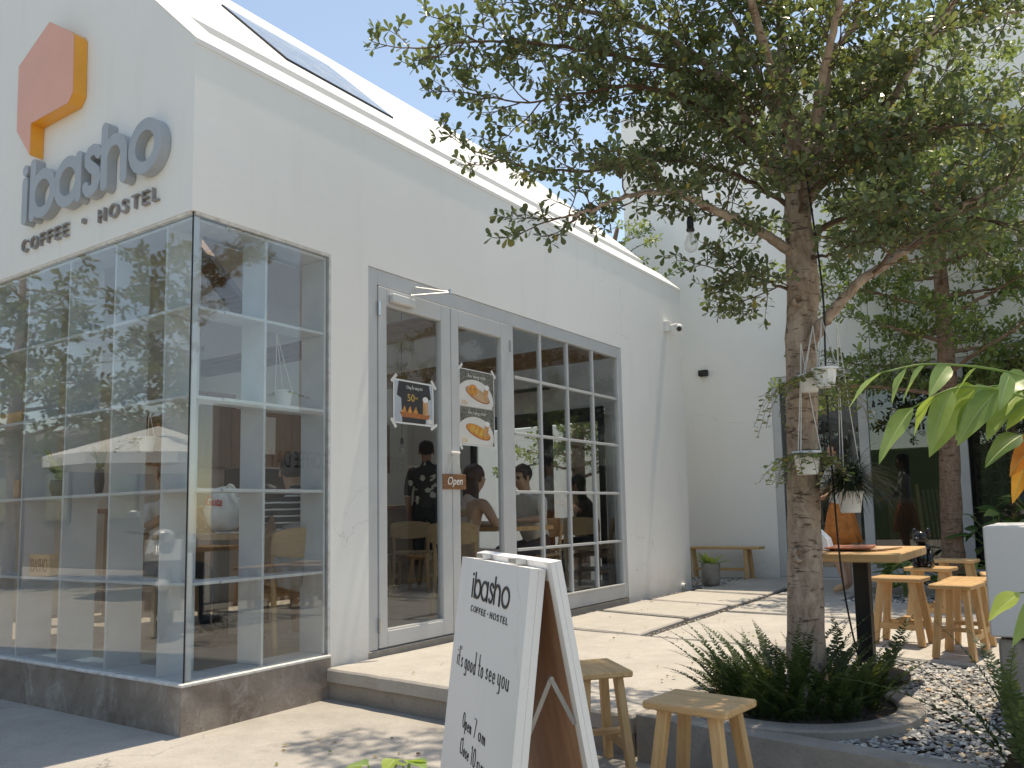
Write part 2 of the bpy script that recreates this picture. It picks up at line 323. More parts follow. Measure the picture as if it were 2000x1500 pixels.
# ------------------------------------------------------------------ mesh helpers
def V(*a): return Vector(a[0]) if len(a) == 1 else Vector(a)
WL = {}
class MB:
    def __init__(s): s.v = []; s.f = []; s.m = []; s.mats = []
    def mi(s, mat):
        if mat not in s.mats: s.mats.append(mat)
        return s.mats.index(mat)
    def poly(s, pts, mat):
        k = len(s.v); s.v += [tuple(p) for p in pts]; s.f.append(tuple(range(k, k + len(pts)))); s.m.append(s.mi(mat))
    def faces(s, pts, fs, mat):
        k = len(s.v); s.v += [tuple(p) for p in pts]; i = s.mi(mat)
        for f in fs: s.f.append(tuple(x + k for x in f)); s.m.append(i)
    def box(s, a, b, mat, ch=0.0, T=None):
        lo = [min(a[i], b[i]) for i in range(3)]; hi = [max(a[i], b[i]) for i in range(3)]
        if ch <= 0:
            p = [V(x, y, z) for z in (lo[2], hi[2]) for y in (lo[1], hi[1]) for x in (lo[0], hi[0])]
            fs = [(0, 2, 3, 1), (4, 5, 7, 6), (0, 1, 5, 4), (2, 6, 7, 3), (0, 4, 6, 2), (1, 3, 7, 5)]
        else:
            c = [(lo[i] + hi[i]) / 2 for i in range(3)]; h = [(hi[i] - lo[i]) / 2 for i in range(3)]
            ch = min(ch, min(h) * .45); p = []; idx = {}
            for sx in (-1, 1):
                for sy in (-1, 1):
                    for sz in (-1, 1):
                        for ax in range(3):
                            q = [h[0] - ch, h[1] - ch, h[2] - ch]; q[ax] = h[ax]
                            idx[(sx, sy, sz, ax)] = len(p); p.append(V(c[0] + sx * q[0], c[1] + sy * q[1], c[2] + sz * q[2]))
            fs = []
            for ax in range(3):
                o = [i for i in range(3) if i != ax]
                for sg in (-1, 1):
                    r = []
                    for s1, s2 in ((-1, -1), (1, -1), (1, 1), (-1, 1)):
                        k = [0, 0, 0]; k[ax] = sg; k[o[0]] = s1; k[o[1]] = s2; r.append(idx[(*k, ax)])
                    fs.append(tuple(r))
                for s1 in (-1, 1):
                    for s2 in (-1, 1):
                        r = []
                        for sg, a_ in ((-1, o[0]), (1, o[0]), (1, o[1]), (-1, o[1])):
                            k = [0, 0, 0]; k[ax] = sg; k[o[0]] = s1; k[o[1]] = s2; r.append(idx[(*k, a_)])
                        fs.append(tuple(r))
            for sx in (-1, 1):
                for sy in (-1, 1):
                    for sz in (-1, 1): fs.append(tuple(idx[(sx, sy, sz, a_)] for a_ in range(3)))
        if T is not None: p = [T @ q for q in p]
        s.faces(p, fs, mat); return s
    def beam(s, p0, p1, w, h, mat, up=(0, 0, 1), ch=.003):
        p0, p1 = V(p0), V(p1); d = (p1 - p0); L = d.length; d.normalize(); up = V(up)
        sd = d.cross(up)
        if sd.length < 1e-4: sd = d.cross(V(1, 0, 0))
        sd.normalize(); u = sd.cross(d)
        T = Matrix(((d.x, sd.x, u.x, p0.x), (d.y, sd.y, u.y, p0.y), (d.z, sd.z, u.z, p0.z), (0, 0, 0, 1)))
        return s.box((0, -w / 2, -h / 2), (L, w / 2, h / 2), mat, ch, T)
    def tube(s, pts, rs, mat, n=8, caps=True):
        pts = [V(p) for p in pts]
        if isinstance(rs, (int, float)): rs = [rs] * len(pts)
        k0 = len(s.v); i = s.mi(mat); prev = None
        for j, p in enumerate(pts):
            t = (pts[min(j + 1, len(pts) - 1)] - pts[max(j - 1, 0)])
            if t.length < 1e-9: t = V(0, 0, 1)
            t.normalize()
            if prev is None: a = t.orthogonal().normalized()
            else:
                a = prev - t * prev.dot(t); a = a.normalized() if a.length > 1e-6 else t.orthogonal().normalized()
            prev = a; b = t.cross(a)
            for q in range(n):
                an = 2 * math.pi * q / n; s.v.append(tuple(p + (a * math.cos(an) + b * math.sin(an)) * rs[j]))
        for j in range(len(pts) - 1):
            for q in range(n):
                a0 = k0 + j * n + q; a1 = k0 + j * n + (q + 1) % n
                s.f.append((a0, a1, a1 + n, a0 + n)); s.m.append(i)
        if caps:
            s.f.append(tuple(k0 + q for q in reversed(range(n)))); s.m.append(i)
            e = k0 + (len(pts) - 1) * n; s.f.append(tuple(e + q for q in range(n))); s.m.append(i)
        return s
    def lathe(s, prof, mat, n=20, T=None):
        k0 = len(s.v); i = s.mi(mat)
        for r, z in prof:
            for q in range(n):
                an = 2 * math.pi * q / n; p = V(r * math.cos(an), r * math.sin(an), z)
                s.v.append(tuple(T @ p if T is not None else p))
        for j in range(len(prof) - 1):
            for q in range(n):
                a0 = k0 + j * n + q; a1 = k0 + j * n + (q + 1) % n
                s.f.append((a0, a1, a1 + n, a0 + n)); s.m.append(i)
        return s
    def prism(s, poly, fn, d0, d1, mat, side=None):
        n = len(poly); a = [fn(x, y, d0) for x, y in poly]; b = [fn(x, y, d1) for x, y in poly]
        s.poly(a, mat); s.poly(b[::-1], mat)
        for j in range(n):
            k = (j + 1) % n; s.poly([a[j], b[j], b[k], a[k]], side or mat)
        return s
    def sphere(s, c, r, mat, nu=12, nv=8, T=None):
        c = V(c); r = (r, r, r) if isinstance(r, (int, float)) else r
        k0 = len(s.v); i = s.mi(mat); 
        def P(x, y, z):
            q = V(x * r[0], y * r[1], z * r[2]); q = T @ q if T is not None else q; return tuple(c + q)
        s.v.append(P(0, 0, 1))
        for a in range(1, nv):
            th = math.pi * a / nv
            for b in range(nu):
                ph = 2 * math.pi * b / nu; s.v.append(P(math.sin(th) * math.cos(ph), math.sin(th) * math.sin(ph), math.cos(th)))
        s.v.append(P(0, 0, -1)); e = len(s.v) - 1
        for b in range(nu):
            s.f.append((k0, k0 + 1 + b, k0 + 1 + (b + 1) % nu)); s.m.append(i)
            q = k0 + 1 + (nv - 2) * nu; s.f.append((e, q + (b + 1) % nu, q + b)); s.m.append(i)
        for a in range(nv - 2):
            for b in range(nu):
                q = k0 + 1 + a * nu; s.f.append((q + b, q + nu + b, q + nu + (b + 1) % nu, q + (b + 1) % nu)); s.m.append(i)
        return s
    def mesh(s, name, smooth=False):
        me = bpy.data.meshes.new(name); me.from_pydata(s.v, [], s.f)
        for m in s.mats: me.materials.append(M[m] if isinstance(m, str) else m)
        if len(s.mats) > 1: me.polygons.foreach_set('material_index', s.m)
        if smooth: me.polygons.foreach_set('use_smooth', [True] * len(s.f))
        me.update(); return me
    def build(s, name, parent=None, smooth=False, fix=True):
        me = s.mesh(name, smooth)
        if fix and len(s.f) < 6000:
            bm = bmesh.new(); bm.from_mesh(me); bmesh.ops.recalc_face_normals(bm, faces=bm.faces[:]); bm.to_mesh(me); bm.free()
        return put(name, me, parent)

def put(name, me, parent=None):
    o = bpy.data.objects.new(name, me); COL.objects.link(o)
    if parent is not None:
        o.parent = parent; o.matrix_parent_inverse = Matrix.Translation(-WL.get(parent.name, V(0, 0, 0)))
    WL[o.name] = V(0, 0, 0)
    return o

def tag(o, label=None, cat=None, group=None, kind=None):
    if label: o['label'] = label
    if cat: o['category'] = cat
    if group: o['group'] = group
    if kind: o['kind'] = kind
    return o

def thing(name, label, cat, loc=(0, 0, 0), group=None):
    o = bpy.data.objects.new(name, None); COL.objects.link(o); o.location = loc; o.empty_display_size = .1
    WL[o.name] = V(loc); return tag(o, label, cat, group)

def dup(root, loc, rz=0, label=None, group=None, scale=1.0):
    r = root.copy(); COL.objects.link(r); r.location = loc; r.rotation_euler = (0, 0, rz); r.scale = (scale,) * 3
    if label: r['label'] = label
    if group: r['group'] = group
    for ch in list(root.children):
        c = ch.copy(); COL.objects.link(c); c.parent = r
        for g in list(ch.children):
            d = g.copy(); COL.objects.link(d); d.parent = c
    return r

def smooth_path(pts, k=6):
    pts = [V(p) for p in pts]
    if len(pts) < 3:
        return [pts[0].lerp(pts[-1], i / k) for i in range(k + 1)]
    P = [pts[0] * 2 - pts[1]] + pts + [pts[-1] * 2 - pts[-2]]; out = []
    for i in range(1, len(P) - 2):
        p0, p1, p2, p3 = P[i - 1:i + 3]
        for j in range(k):
            t = j / k
            out.append(.5 * ((2 * p1) + (p2 - p0) * t + (2 * p0 - 5 * p1 + 4 * p2 - p3) * t * t + (3 * p1 - p0 - 3 * p2 + p3) * t ** 3))
    out.append(pts[-1]); return out

def panel_holes(us, vs, holes, fn, d0, d1, mb, mat, reveal=None):
    """grid sheet with rectangular holes; fn(u,v,d)->point"""
    us = sorted(set(us + [h[i] for h in holes for i in (0, 1)])); vs = sorted(set(vs + [h[i] for h in holes for i in (2, 3)]))
    def solid(i, j):
        if i < 0 or j < 0 or i >= len(us) - 1 or j >= len(vs) - 1: return False
        cu = (us[i] + us[i + 1]) / 2; cv = (vs[j] + vs[j + 1]) / 2
        return not any(h[0] < cu < h[1] and h[2] < cv < h[3] for h in holes)
    for i in range(len(us) - 1):
        for j in range(len(vs) - 1):
            if not solid(i, j): continue
            a, b, c, d = us[i], us[i + 1], vs[j], vs[j + 1]
            for dd in (d0, d1): mb.poly([fn(a, c, dd), fn(b, c, dd), fn(b, d, dd), fn(a, d, dd)], mat)
            for (di, dj, e) in ((-1, 0, ((a, c), (a, d))), (1, 0, ((b, c), (b, d))), (0, -1, ((a, c), (b, c))), (0, 1, ((a, d), (b, d)))):
                if not solid(i + di, j + dj):
                    (x0, y0), (x1, y1) = e
                    mb.poly([fn(x0, y0, d0), fn(x1, y1, d0), fn(x1, y1, d1), fn(x0, y0, d1)], reveal or mat)

def text_mesh(s, size, extrude=.001, space=1.0, mat='ink', xs=1.0, shear=0.0, thin=0.0):
    cu = bpy.data.curves.new('t', 'FONT'); cu.body = s; cu.size = size; cu.extrude = extrude; cu.space_character = space; cu.shear = shear; cu.offset = -thin
    cu.align_x = 'LEFT'; cu.resolution_u = 4
    ob = bpy.data.objects.new('t', cu); me = bpy.data.meshes.new_from_object(ob)
    bpy.data.objects.remove(ob); me.materials.clear(); me.materials.append(M[mat])
    for v in me.vertices: v.co.x *= xs
    return me

def place_text(name, s, size, T, width=None, parent=None, **k):
    me = text_mesh(s, size, **k)
    xs = [v.co.x for v in me.vertices]; x0, x1 = min(xs), max(xs); f = width / (x1 - x0) if width else 1.0
    for v in me.vertices: v.co.x = (v.co.x - x0) * f
    me.transform(T); return put(name, me, parent)

def frame(o, x, y, z):
    o, x, y, z = V(o), V(x), V(y), V(z)
    return Matrix(((x.x, y.x, z.x, o.x), (x.y, y.y, z.y, o.y), (x.z, y.z, z.z, o.z), (0, 0, 0, 1)))

def stroke(mb, pts, w, fn, d0, d1, mat, closed=False, cap=6):
    """flat rounded stroke with depth; pts 2D"""
    P = [Vector(p) for p in pts]; n = len(P); L = []; Rr = []
    for i in range(n):
        a = P[(i - 1) % n] if (closed or i > 0) else P[i]; b = P[(i + 1) % n] if (closed or i < n - 1) else P[i]
        t = (b - a).normalized(); nr = Vector((-t.y, t.x)); L.append(P[i] + nr * w / 2); Rr.append(P[i] - nr * w / 2)
    if closed:
        for i in range(n):
            j = (i + 1) % n
            for d in (d0, d1): mb.poly([fn(*L[i], d), fn(*L[j], d), fn(*Rr[j], d), fn(*Rr[i], d)], mat)
            mb.poly([fn(*L[i], d0), fn(*L[j], d0), fn(*L[j], d1), fn(*L[i], d1)], mat)
            mb.poly([fn(*Rr[i], d0), fn(*Rr[j], d0), fn(*Rr[j], d1), fn(*Rr[i], d1)], mat)
        return
    def capf(c, t):
        a0 = math.atan2(t.y, t.x) + math.pi / 2
        return [c + Vector((math.cos(a0 - math.pi * k / cap), math.sin(a0 - math.pi * k / cap))) * w / 2 for k in range(1, cap)]
    te = (P[-1] - P[-2]).normalized(); ts = (P[0] - P[1]).normalized()
    for i in range(n - 1):
        for d in (d0, d1): mb.poly([fn(*L[i], d), fn(*L[i + 1], d), fn(*Rr[i + 1], d), fn(*Rr[i], d)], mat)
        mb.poly([fn(*L[i], d0), fn(*L[i + 1], d0), fn(*L[i + 1], d1), fn(*L[i], d1)], mat)
        mb.poly([fn(*Rr[i], d0), fn(*Rr[i + 1], d0), fn(*Rr[i + 1], d1), fn(*Rr[i], d1)], mat)
    for A, B, t, c in ((L[-1], Rr[-1], te, P[-1]), (Rr[0], L[0], ts, P[0])):
        arc = [A] + capf(c, t) + [B]
        for d in (d0, d1): mb.poly([fn(*q, d) for q in arc], mat)
        for i in range(len(arc) - 1): mb.poly([fn(*arc[i], d0), fn(*arc[i + 1], d0), fn(*arc[i + 1], d1), fn(*arc[i], d1)], mat)

SF = {}
def stroke_font():
    A = arc2; z = lambda *p: (list(p), False)
    SF.update({
     'C': ([(A(.40, .5, .36, .46, 48, 312, 18), False)], .86), 'O': ([(A(.42, .5, .40, .46, 0, 350, 35), True)], .98), 'F': ([z((0, .04), (0, .96)), z((.02, .955), (.46, .955)), z((.02, .52), (.40, .52))], .64),
     'E': ([z((0, .04), (0, .96)), z((.02, .955), (.46, .955)), z((.02, .5), (.42, .5)), z((.02, .045), (.46, .045))], .66), 'H': ([z((0, .04), (0, .96)), z((.58, .04), (.58, .96)), z((.02, .5), (.56, .5))], .80),
     'S': ([([(.48, .80), (.42, .91), (.28, .96), (.12, .91), (.05, .77), (.10, .62), (.26, .53), (.42, .43), (.50, .28), (.44, .12), (.28, .04), (.10, .08), (.02, .20)], False)], .72), 'T': ([z((0, .955), (.56, .955)), z((.28, .04), (.28, .92))], .74), 'L': ([z((0, .04), (0, .96)), z((.02, .045), (.42, .045))], .58),
     '.': ([z((.02, .48), (.05, .48))], .30), ' ': ([], .42), "'": ([z((.0, 1.02), (.0, .86))], .16),
     'i': ([z((0, .02), (0, .50)), z((0, .74), (0, .76))], .20), 't': ([z((.10, 1.0), (.10, .10), (.16, .03), (.24, .03)), z((-.01, .50), (.07, .50)), z((.13, .50), (.23, .50))], .36),
     's': ([([(.22, .40), (.17, .48), (.09, .48), (.03, .40), (.06, .30), (.17, .22), (.22, .12), (.17, .03), (.08, .02), (.01, .10)], False)], .36), 'o': ([(A(.14, .25, .13, .24, 0, 350, 25), True)], .40),
     'g': ([(A(.14, .25, .13, .24, 0, 350, 25), True), z((.285, .48), (.285, -.18), (.24, -.30), (.13, -.33), (.03, -.26))], .42), 'd': ([(A(.14, .25, .13, .24, 0, 350, 25), True), z((.285, .02), (.285, 1.1))], .42),
     'e': ([([(.02, .26), (.26, .26), (.25, .40), (.15, .49), (.05, .42), (.01, .26), (.05, .08), (.15, .01), (.26, .10)], False)], .40), 'y': ([z((.0, .48), (.0, .14), (.08, .03), (.20, .06)), z((.25, .48), (.25, -.20), (.19, -.32), (.05, -.33))], .40),
     'u': ([z((.0, .48), (.0, .12), (.06, .03), (.17, .03), (.23, .12)), z((.245, .48), (.245, .02))], .40), 'p': ([(A(.14, .25, .13, .24, 0, 350, 25), True), z((-.005, .48), (-.005, -.30))], .42), 'n': ([z((0, .02), (0, .48)), z((.02, .34), (.08, .46), (.18, .46), (.22, .36), (.22, .02))], .38),
     'a': ([(A(.14, .25, .13, .24, 0, 350, 25), True), z((.285, .02), (.285, .48))], .44), 'm': ([z((0, .02), (0, .48)), z((.02, .36), (.07, .46), (.14, .46), (.18, .36), (.18, .02)), z((.20, .36), (.25, .46), (.32, .46), (.36, .36), (.36, .02))], .52),
     'l': ([z((0, .02), (0, 1.1))], .20), '7': ([z((0, .99), (.34, .99), (.12, .02))], .52), '1': ([z((0, .84), (.10, .99), (.10, .02))], .28), '0': ([(A(.18, .5, .17, .48, 0, 350, 30), True)], .50)})
    SF['Q'] = ([(A(.19, .5, .18, .48, 0, 350, 30), True)], .50); SF['K'] = ([(A(.2, .5, .19, .48, 55, 305, 18), False)], .44)
def stroke_text(name, txt, fn, cap, w, d0, d1, mat, parent, width=None, each=False, space=0.0):
    if not SF: stroke_font()
    tot = sum(SF[c][1] + space for c in txt[:-1]) + SF[txt[-1]][1] * .75; sx = (width / (tot * cap)) if width else 1.0
    x = 0.0; mb = MB()
    for c in txt:
        st_, adv = SF[c]
        for i, (pts, closed) in enumerate(st_):
            stroke(mb, [((px + x) * cap * sx, py * cap) for px, py in pts], w, lambda a, b, d, e=i * .00025: fn(a, b, d + (e if d == d0 else 0)), d0, d1, mat, closed, 4)
        x += adv + space
        if each and mb.f: mb.build(name, parent); mb = MB()
    if mb.f: mb.build(name, parent)
def arc2(cx, cy, rx, ry, a0, a1, n):
    return [(cx + rx * math.cos(R(a0 + (a1 - a0) * i / n)), cy + ry * math.sin(R(a0 + (a1 - a0) * i / n))) for i in range(n + 1)]
# 'ibasho' as centre lines in units of the x height: (strokes, advance); stroke = (points, closed)
def ibasho_letters():
    c = lambda x: (arc2(x, .5, .42, .42, 0, 350, 35), True)
    S = [(.50, .80), (.44, .88), (.32, .92), (.19, .90), (.11, .81), (.12, .69), (.22, .59), (.36, .50), (.47, .42), (.50, .29), (.43, .15), (.29, .08), (.14, .09), (.06, .19)]
    return [('i', [([(0, .08), (0, .92)], False), ([(0, 1.17), (0, 1.19)], False)], .33),
            ('b', [([(0, .08), (0, 1.24)], False), c(.42)], 1.0),
            ('a', [c(.42), ([(.84, .08), (.84, .92)], False)], 1.06),
            ('s', [(S, False)], .72),
            ('h', [([(0, .08), (0, 1.24)], False), ([(0, .45)] + arc2(.34, .56, .34, .36, 180, 0, 14) + [(.68, .08)], False)], .95),
            ('o', [c(.42)], .9)]
def ibasho(parent, fn, W, xh, w, d0, d1, mat, name='letter'):
    x = 0.0; L = ibasho_letters(); tot = sum(a for _, _, a in L[:-1]) + .84
    for ch, strokes, adv in L:
        mb = MB()
        for i, (pts, closed) in enumerate(strokes):
            stroke(mb, [((px + x) / tot * W, py * xh) for px, py in pts], w, lambda a, b, d, e=i * .0006: fn(a, b, d + (e if d == d0 else 0)), d0, d1, mat, closed)
        mb.build(name, parent); x += adv

# ================================================================== THE SETTING
GZ, PZ = -.26, -.07            # lower pavement, raised slab level
rng = random.Random(7)
mb = MB(); mb.poly([(-70, -70, GZ), (70, -70, GZ), (70, 70, GZ), (-70, 70, GZ)], 'ground')
tag(mb.build('ground'), kind='structure')
# bed below the slabs and the gravel
mb = MB(); mb.box((0.0, 1.06, GZ + .004), (3.95, 8.28, PZ - .03), 'soil')
tag(mb.build('terrace_bed'), kind='structure')
pave = MB(); pave.box((2.0, 6.72, GZ + .01), (6.0, 8.26, -.005), 'curb', .01)
pave = pave.build('terrace_pavement'); tag(pave, kind='structure')
SL = [[(.015, .965), (2.24, .77), (2.20, 2.83), (.09, 3.07)],
      [(.10, 3.18), (1.145, 2.99), (1.105, 3.97), (.09, 4.19)],
      [(.09, 4.26), (1.105, 4.04), (1.10, 5.00), (.09, 5.20)],
      [(.10, 5.27), (1.10, 5.07), (1.10, 6.06), (.12, 6.27)],
      [(.13, 6.34), (1.10, 6.13), (1.04, 6.98), (.20, 7.10)],
      [(.18, 7.17), (1.04, 7.05), (1.04, 8.2), (.18, 8.2)],
      [(1.225, 2.96), (2.4, 2.87), (3.66, 2.70), (3.95, 4.4), (1.19, 4.55)],
      [(1.19, 4.62), (3.95, 4.47), (3.95, 5.72), (1.17, 5.8)],
      [(1.16, 5.87), (1.93, 5.85), (1.95, 8.2), (1.13, 8.2)]]
for q in SL:
    cq = sum((Vector(p) for p in q), Vector((0, 0))) / len(q); q = [Vector(p) + (cq - Vector(p)).normalized() * (.026 if q is not SL[0] else 0) for p in q]
    pts = []
    for i in range(len(q)):
        a, b = Vector(q[i]), Vector(q[(i + 1) % len(q)]); n = max(2, int((b - a).length / .12))
        t = (b - a).normalized(); nr = Vector((-t.y, t.x))
        for j in range(n):
            p = a.lerp(b, j / n); pts.append(p + nr * ((mnoise.noise(V(p.x * 9, p.y * 9, 3.1)) * .014) if j else 0))
    mb = MB(); z1 = PZ + rng.uniform(-.003, .003); c = sum(pts, Vector((0, 0))) / len(pts)
    top = [c + (p - c) * (1 - .012 / max(.2, (p - c).length)) for p in pts]
    n = len(pts)
    mb.poly([(p.x, p.y, z1) for p in top], 'slab')
    for i in range(n):
        k = (i + 1) % n
        mb.poly([(top[i].x, top[i].y, z1), (top[k].x, top[k].y, z1), (pts[k].x, pts[k].y, z1 - .012), (pts[i].x, pts[i].y, z1 - .012)], 'slab')
        mb.poly([(pts[i].x, pts[i].y, z1 - .012), (pts[k].x, pts[k].y, z1 - .012), (pts[k].x, pts[k].y, -.15), (pts[i].x, pts[i].y, -.15)], 'slab')
    mb.build('slab', pave)
# darker riser under the front slab
mb = MB(); mb.prism([(.014, 1.05), (.014, .985), (2.235, .792), (2.24, 1.05)], lambda x, y, z: V(x, y, z), GZ, PZ - .045, 'curb')
mb.build('riser', pave)
mb = MB(); q = [(2.27, .745), (2.92, .635), (3.70, .535), (3.70, .645), (2.93, .76), (2.28, .885)]
mb.prism(q, lambda x, y, z: V(x, y, z), GZ, PZ + .012, 'curb')
k = mb.build('kerb'); tag(k, kind='structure')
bm = bmesh.new(); bm.from_mesh(k.data); bmesh.ops.bevel(bm, geom=bm.edges[:], offset=.01, segments=2, affect='EDGES'); bm.to_mesh(k.data); bm.free()

# gravel: beds in front, joints, rear strip
def stones(mb, n, inside, box, z, s0, s1, r):
    for _ in range(n):
        for _t in range(20):
            x = r.uniform(box[0], box[1]); y = r.uniform(box[2], box[3])
            if inside(x, y): break
        else: continue
        s = r.uniform(s0, s1); a = r.uniform(0, 6.28); ca, sa = math.cos(a), math.sin(a)
        tx, ty = r.uniform(-.5, .5), r.uniform(-.5, .5); zz = z + r.uniform(-.004, .010); fl = r.uniform(.28, .55); el = r.uniform(.6, .9)
        P = []
        for (px, py, pz) in ((1, 0, 0), (.45, .8, .1), (-.55, .85, 0), (-1, .05, .1), (-.4, -.8, 0), (.5, -.75, .1), (.1, .1, 1), (0, 0, -1), (-.35, .3, .8), (.4, -.2, .85)):
            j = 1 + r.uniform(-.22, .22); X = px * s * j; Y = py * s * el * j; Z = pz * s * fl * j
            Z += X * tx * .5 + Y * ty * .5
            P.append((x + X * ca - Y * sa, y + X * sa + Y * ca, zz + Z))
        mb.faces(P, [(0, 1, 9), (1, 8, 9), (1, 2, 8), (2, 3, 8), (3, 4, 8), (4, 9, 8), (4, 5, 9), (5, 0, 9), (0, 7, 1), (1, 7, 2), (2, 7, 3), (3, 7, 4), (4, 7, 5), (5, 7, 0)], 'gravel')
mb = MB(); r = random.Random(3); TC = Vector((2.83, 1.30))
def in_bed(x, y):
    if (Vector((x, y)) - TC).length < .545: return False
    return x > 2.25 and y > .70 + (.13 - (x - 2.28) * .13) and y < 2.85 - (x - 2.4) * .13 and x < 3.72
stones(mb, 5200, in_bed, (2.24, 3.72, .6, 2.9), PZ - .022, .010, .021, r)
tag(mb.build('gravel', fix=False), 'grey and white slate gravel filling the bed around the fern ring', 'gravel', kind='stuff')
mb = MB()
for (a, b, w, n) in (((.05, 1.1), (.05, 6.6), .05, 420), ((1.16, 2.98), (1.15, 8.2), .045, 520), ((.1, 3.15), (2.3, 2.91), .035, 200), ((.1, 4.22), (1.13, 4.0), .03, 80), ((.1, 5.23), (1.12, 5.03), .03, 70), ((.12, 6.3), (1.12, 6.09), .03, 70), ((.15, 7.13), (1.1, 7.0), .03, 60), ((2.3, 2.9), (3.7, 2.68), .04, 150)):
    A, B = Vector(a), Vector(b); t = (B - A).normalized(); nr = Vector((-t.y, t.x))
    for _ in range(n):
        p = A.lerp(B, r.random()) + nr * r.uniform(-w, w)
        stones(mb, 1, lambda x, y: True, (p.x, p.x, p.y, p.y), PZ - .030, .006, .012, r)
stones(mb, 2200, lambda x, y: True, (1.97, 3.95, 5.82, 6.7), PZ - .02, .012, .03, r)
stones(mb, 900, lambda x, y: True, (-.6, .2, 6.75, 8.25), PZ - .02, .012, .03, r)
tag(mb.build('gravel', fix=False), 'loose grey gravel in the joints between the pale slabs', 'gravel', kind='stuff')

# ================================================================== THE CAFE
EZ, SLP, W2 = 3.585, .9125, 2.23     # eave height, roof slope, half width
cafe = thing('cafe_building', 'white gabled cafe with a glazed corner, grey framed doors and orange emblem', 'building', (0, 0, GZ))
mb = MB()
panel_holes([.12, 1.0, 5.02, 6.63], [GZ, 2.58, EZ], [(.12, 1.003, GZ, 2.575), (1.335, 5.02, -.035, 2.585)], lambda u, v, d: V(d, u, v), 0.0, -.14, mb, 'white_wall')
w = mb.build('wall', cafe)
mb = MB(); mb.prism([(0, 2.575), (0, EZ), (-W2, EZ + SLP * W2), (-2 * W2, EZ), (-2 * W2, GZ), (-3.0, GZ), (-3.0, 2.575)], lambda x, z, y: V(x, y, z), 0.0, .12, 'white_wall')
tag(mb.build('gable_wall', cafe), 'white street gable carrying the emblem and lettering')
mb = MB(); mb.prism([(-2 * W2 + .14, GZ), (-2 * W2 + .14, EZ - .05), (-W2, EZ + SLP * W2 - .15), (-.14, EZ - .05), (-.14, GZ), (-1.05, GZ), (-1.05, 2.2), (-3.2, 2.2), (-3.2, GZ)], lambda x, z, y: V(x, y, z), 6.50, 6.628, 'white_wall')
mb.build('rear_wall', cafe)
mb = MB(); mb.box((-2 * W2, .122, GZ), (-2 * W2 + .138, 6.63, EZ - .01), 'inner_wall'); mb.build('side_wall', cafe)
# roof: rake band, lip, gutter slot, main slope with skylight hole, far slope with an added opening for light
rz = lambda x: EZ - SLP * x
roof = MB(); Y0, Y1 = -.004, 6.65; e = .004
rp = lambda x, y, d: V(x, y, rz(x) + e - d)
roof.poly([rp(.006, Y0, 0), rp(-W2, Y0, 0), rp(-W2, .27, 0), rp(.006, .27, 0)], 'roof_white')
roof.poly([rp(.006, .27, 0), rp(-.28, .27, 0), rp(-.28, Y1, 0), rp(.006, Y1, 0)], 'roof_white')
roof.poly([rp(.006, Y0, 0), rp(.006, Y1, 0), rp(.006, Y1, .03), rp(.006, Y0, .03)], 'roof_white')
roof.poly([rp(.006, Y0, .03), rp(.006, Y1, .03), V(-.01, Y1, rz(.006) - .03), V(-.01, Y0, rz(.006) - .03)], 'roof_white')
g0 = rz(-.28) - .13
roof.poly([rp(-.28, .27, 0), rp(-.28, Y1, 0), V(-.28, Y1, g0), V(-.28, .27, g0)], 'roof_white')
roof.poly([V(-.28, .27, g0), V(-.28, Y1, g0), V(-.50, Y1, g0), V(-.50, .27, g0)], 'roof_white')
roof.poly([V(-.50, .27, g0), V(-.50, Y1, g0), rp(-.50, Y1, .12), rp(-.50, .27, .12)], 'roof_white')
roof.poly([rp(-.28, .27, 0), rp(-.50, .27, 0), V(-.50, .27, g0), V(-.28, .27, g0)], 'roof_white')
panel_holes([-W2, -.5], [.27, Y1], [(-1.60, -.82, 1.30, 2.40)], rp, 0, .12, roof, 'roof_white')
lp = lambda x, y, d: V(x, y, EZ + SLP * (x + 2 * W2) + e - d)
panel_holes([-2 * W2 - .01, -W2], [Y0, Y1], [(-3.9, -2.7, 1.4, 6.0)], lp, 0, .1, roof, 'roof_white')
roof = roof.build('roof', cafe, fix=False)
mb = MB(); mb.prism([(-1.61, 1.29), (-.81, 1.29), (-.81, 2.41), (-1.61, 2.41)], rp, -.022, -.010, 'glass_sky'); mb.build('skylight_pane', roof)
mb = MB(); mb.prism([(-3.91, 1.39), (-2.69, 1.39), (-2.69, 6.01), (-3.91, 6.01)], lp, -.022, -.01, 'glass'); mb.build('skylight_pane', roof)  # unseen far skylight, added to let more daylight into the cafe
mb = MB()
for a, b in (((-1.62, 1.28), (-.80, 1.28)), ((-.80, 1.28), (-.80, 2.42))):
    mb.beam(rp(*a, -.010), rp(*b, -.010), .008, .018, 'black_metal')
mb.build('skylight_edge', roof)
mb = MB()
mb.poly([rp(-.14, .12, .16), rp(-W2, .12, .16), rp(-W2, 1.3, .16), rp(-.14, 1.3, .16)], 'inner_wall')
mb.poly([rp(-.14, 2.4, .16), rp(-W2, 2.4, .16), rp(-W2, 6.5, .16), rp(-.14, 6.5, .16)], 'inner_wall')
mb.poly([rp(-.14, 1.3, .16), rp(-.82, 1.3, .16), rp(-.82, 2.4, .16), rp(-.14, 2.4, .16)], 'inner_wall')
mb.poly([rp(-1.6, 1.3, .16), rp(-W2, 1.3, .16), rp(-W2, 2.4, .16), rp(-1.6, 2.4, .16)], 'inner_wall')
panel_holes([-2 * W2 + .13, -W2], [.12, 6.5], [(-3.9, -2.7, 1.4, 6.0)], lp, .16, .17, mb, 'inner_wall')
mb.build('ceiling', cafe, fix=False)
mb = MB(); mb.box((-2 * W2 + .14, .02, -.12), (-.142, 6.5, -.002), 'inner_floor'); mb.build('floor', cafe)
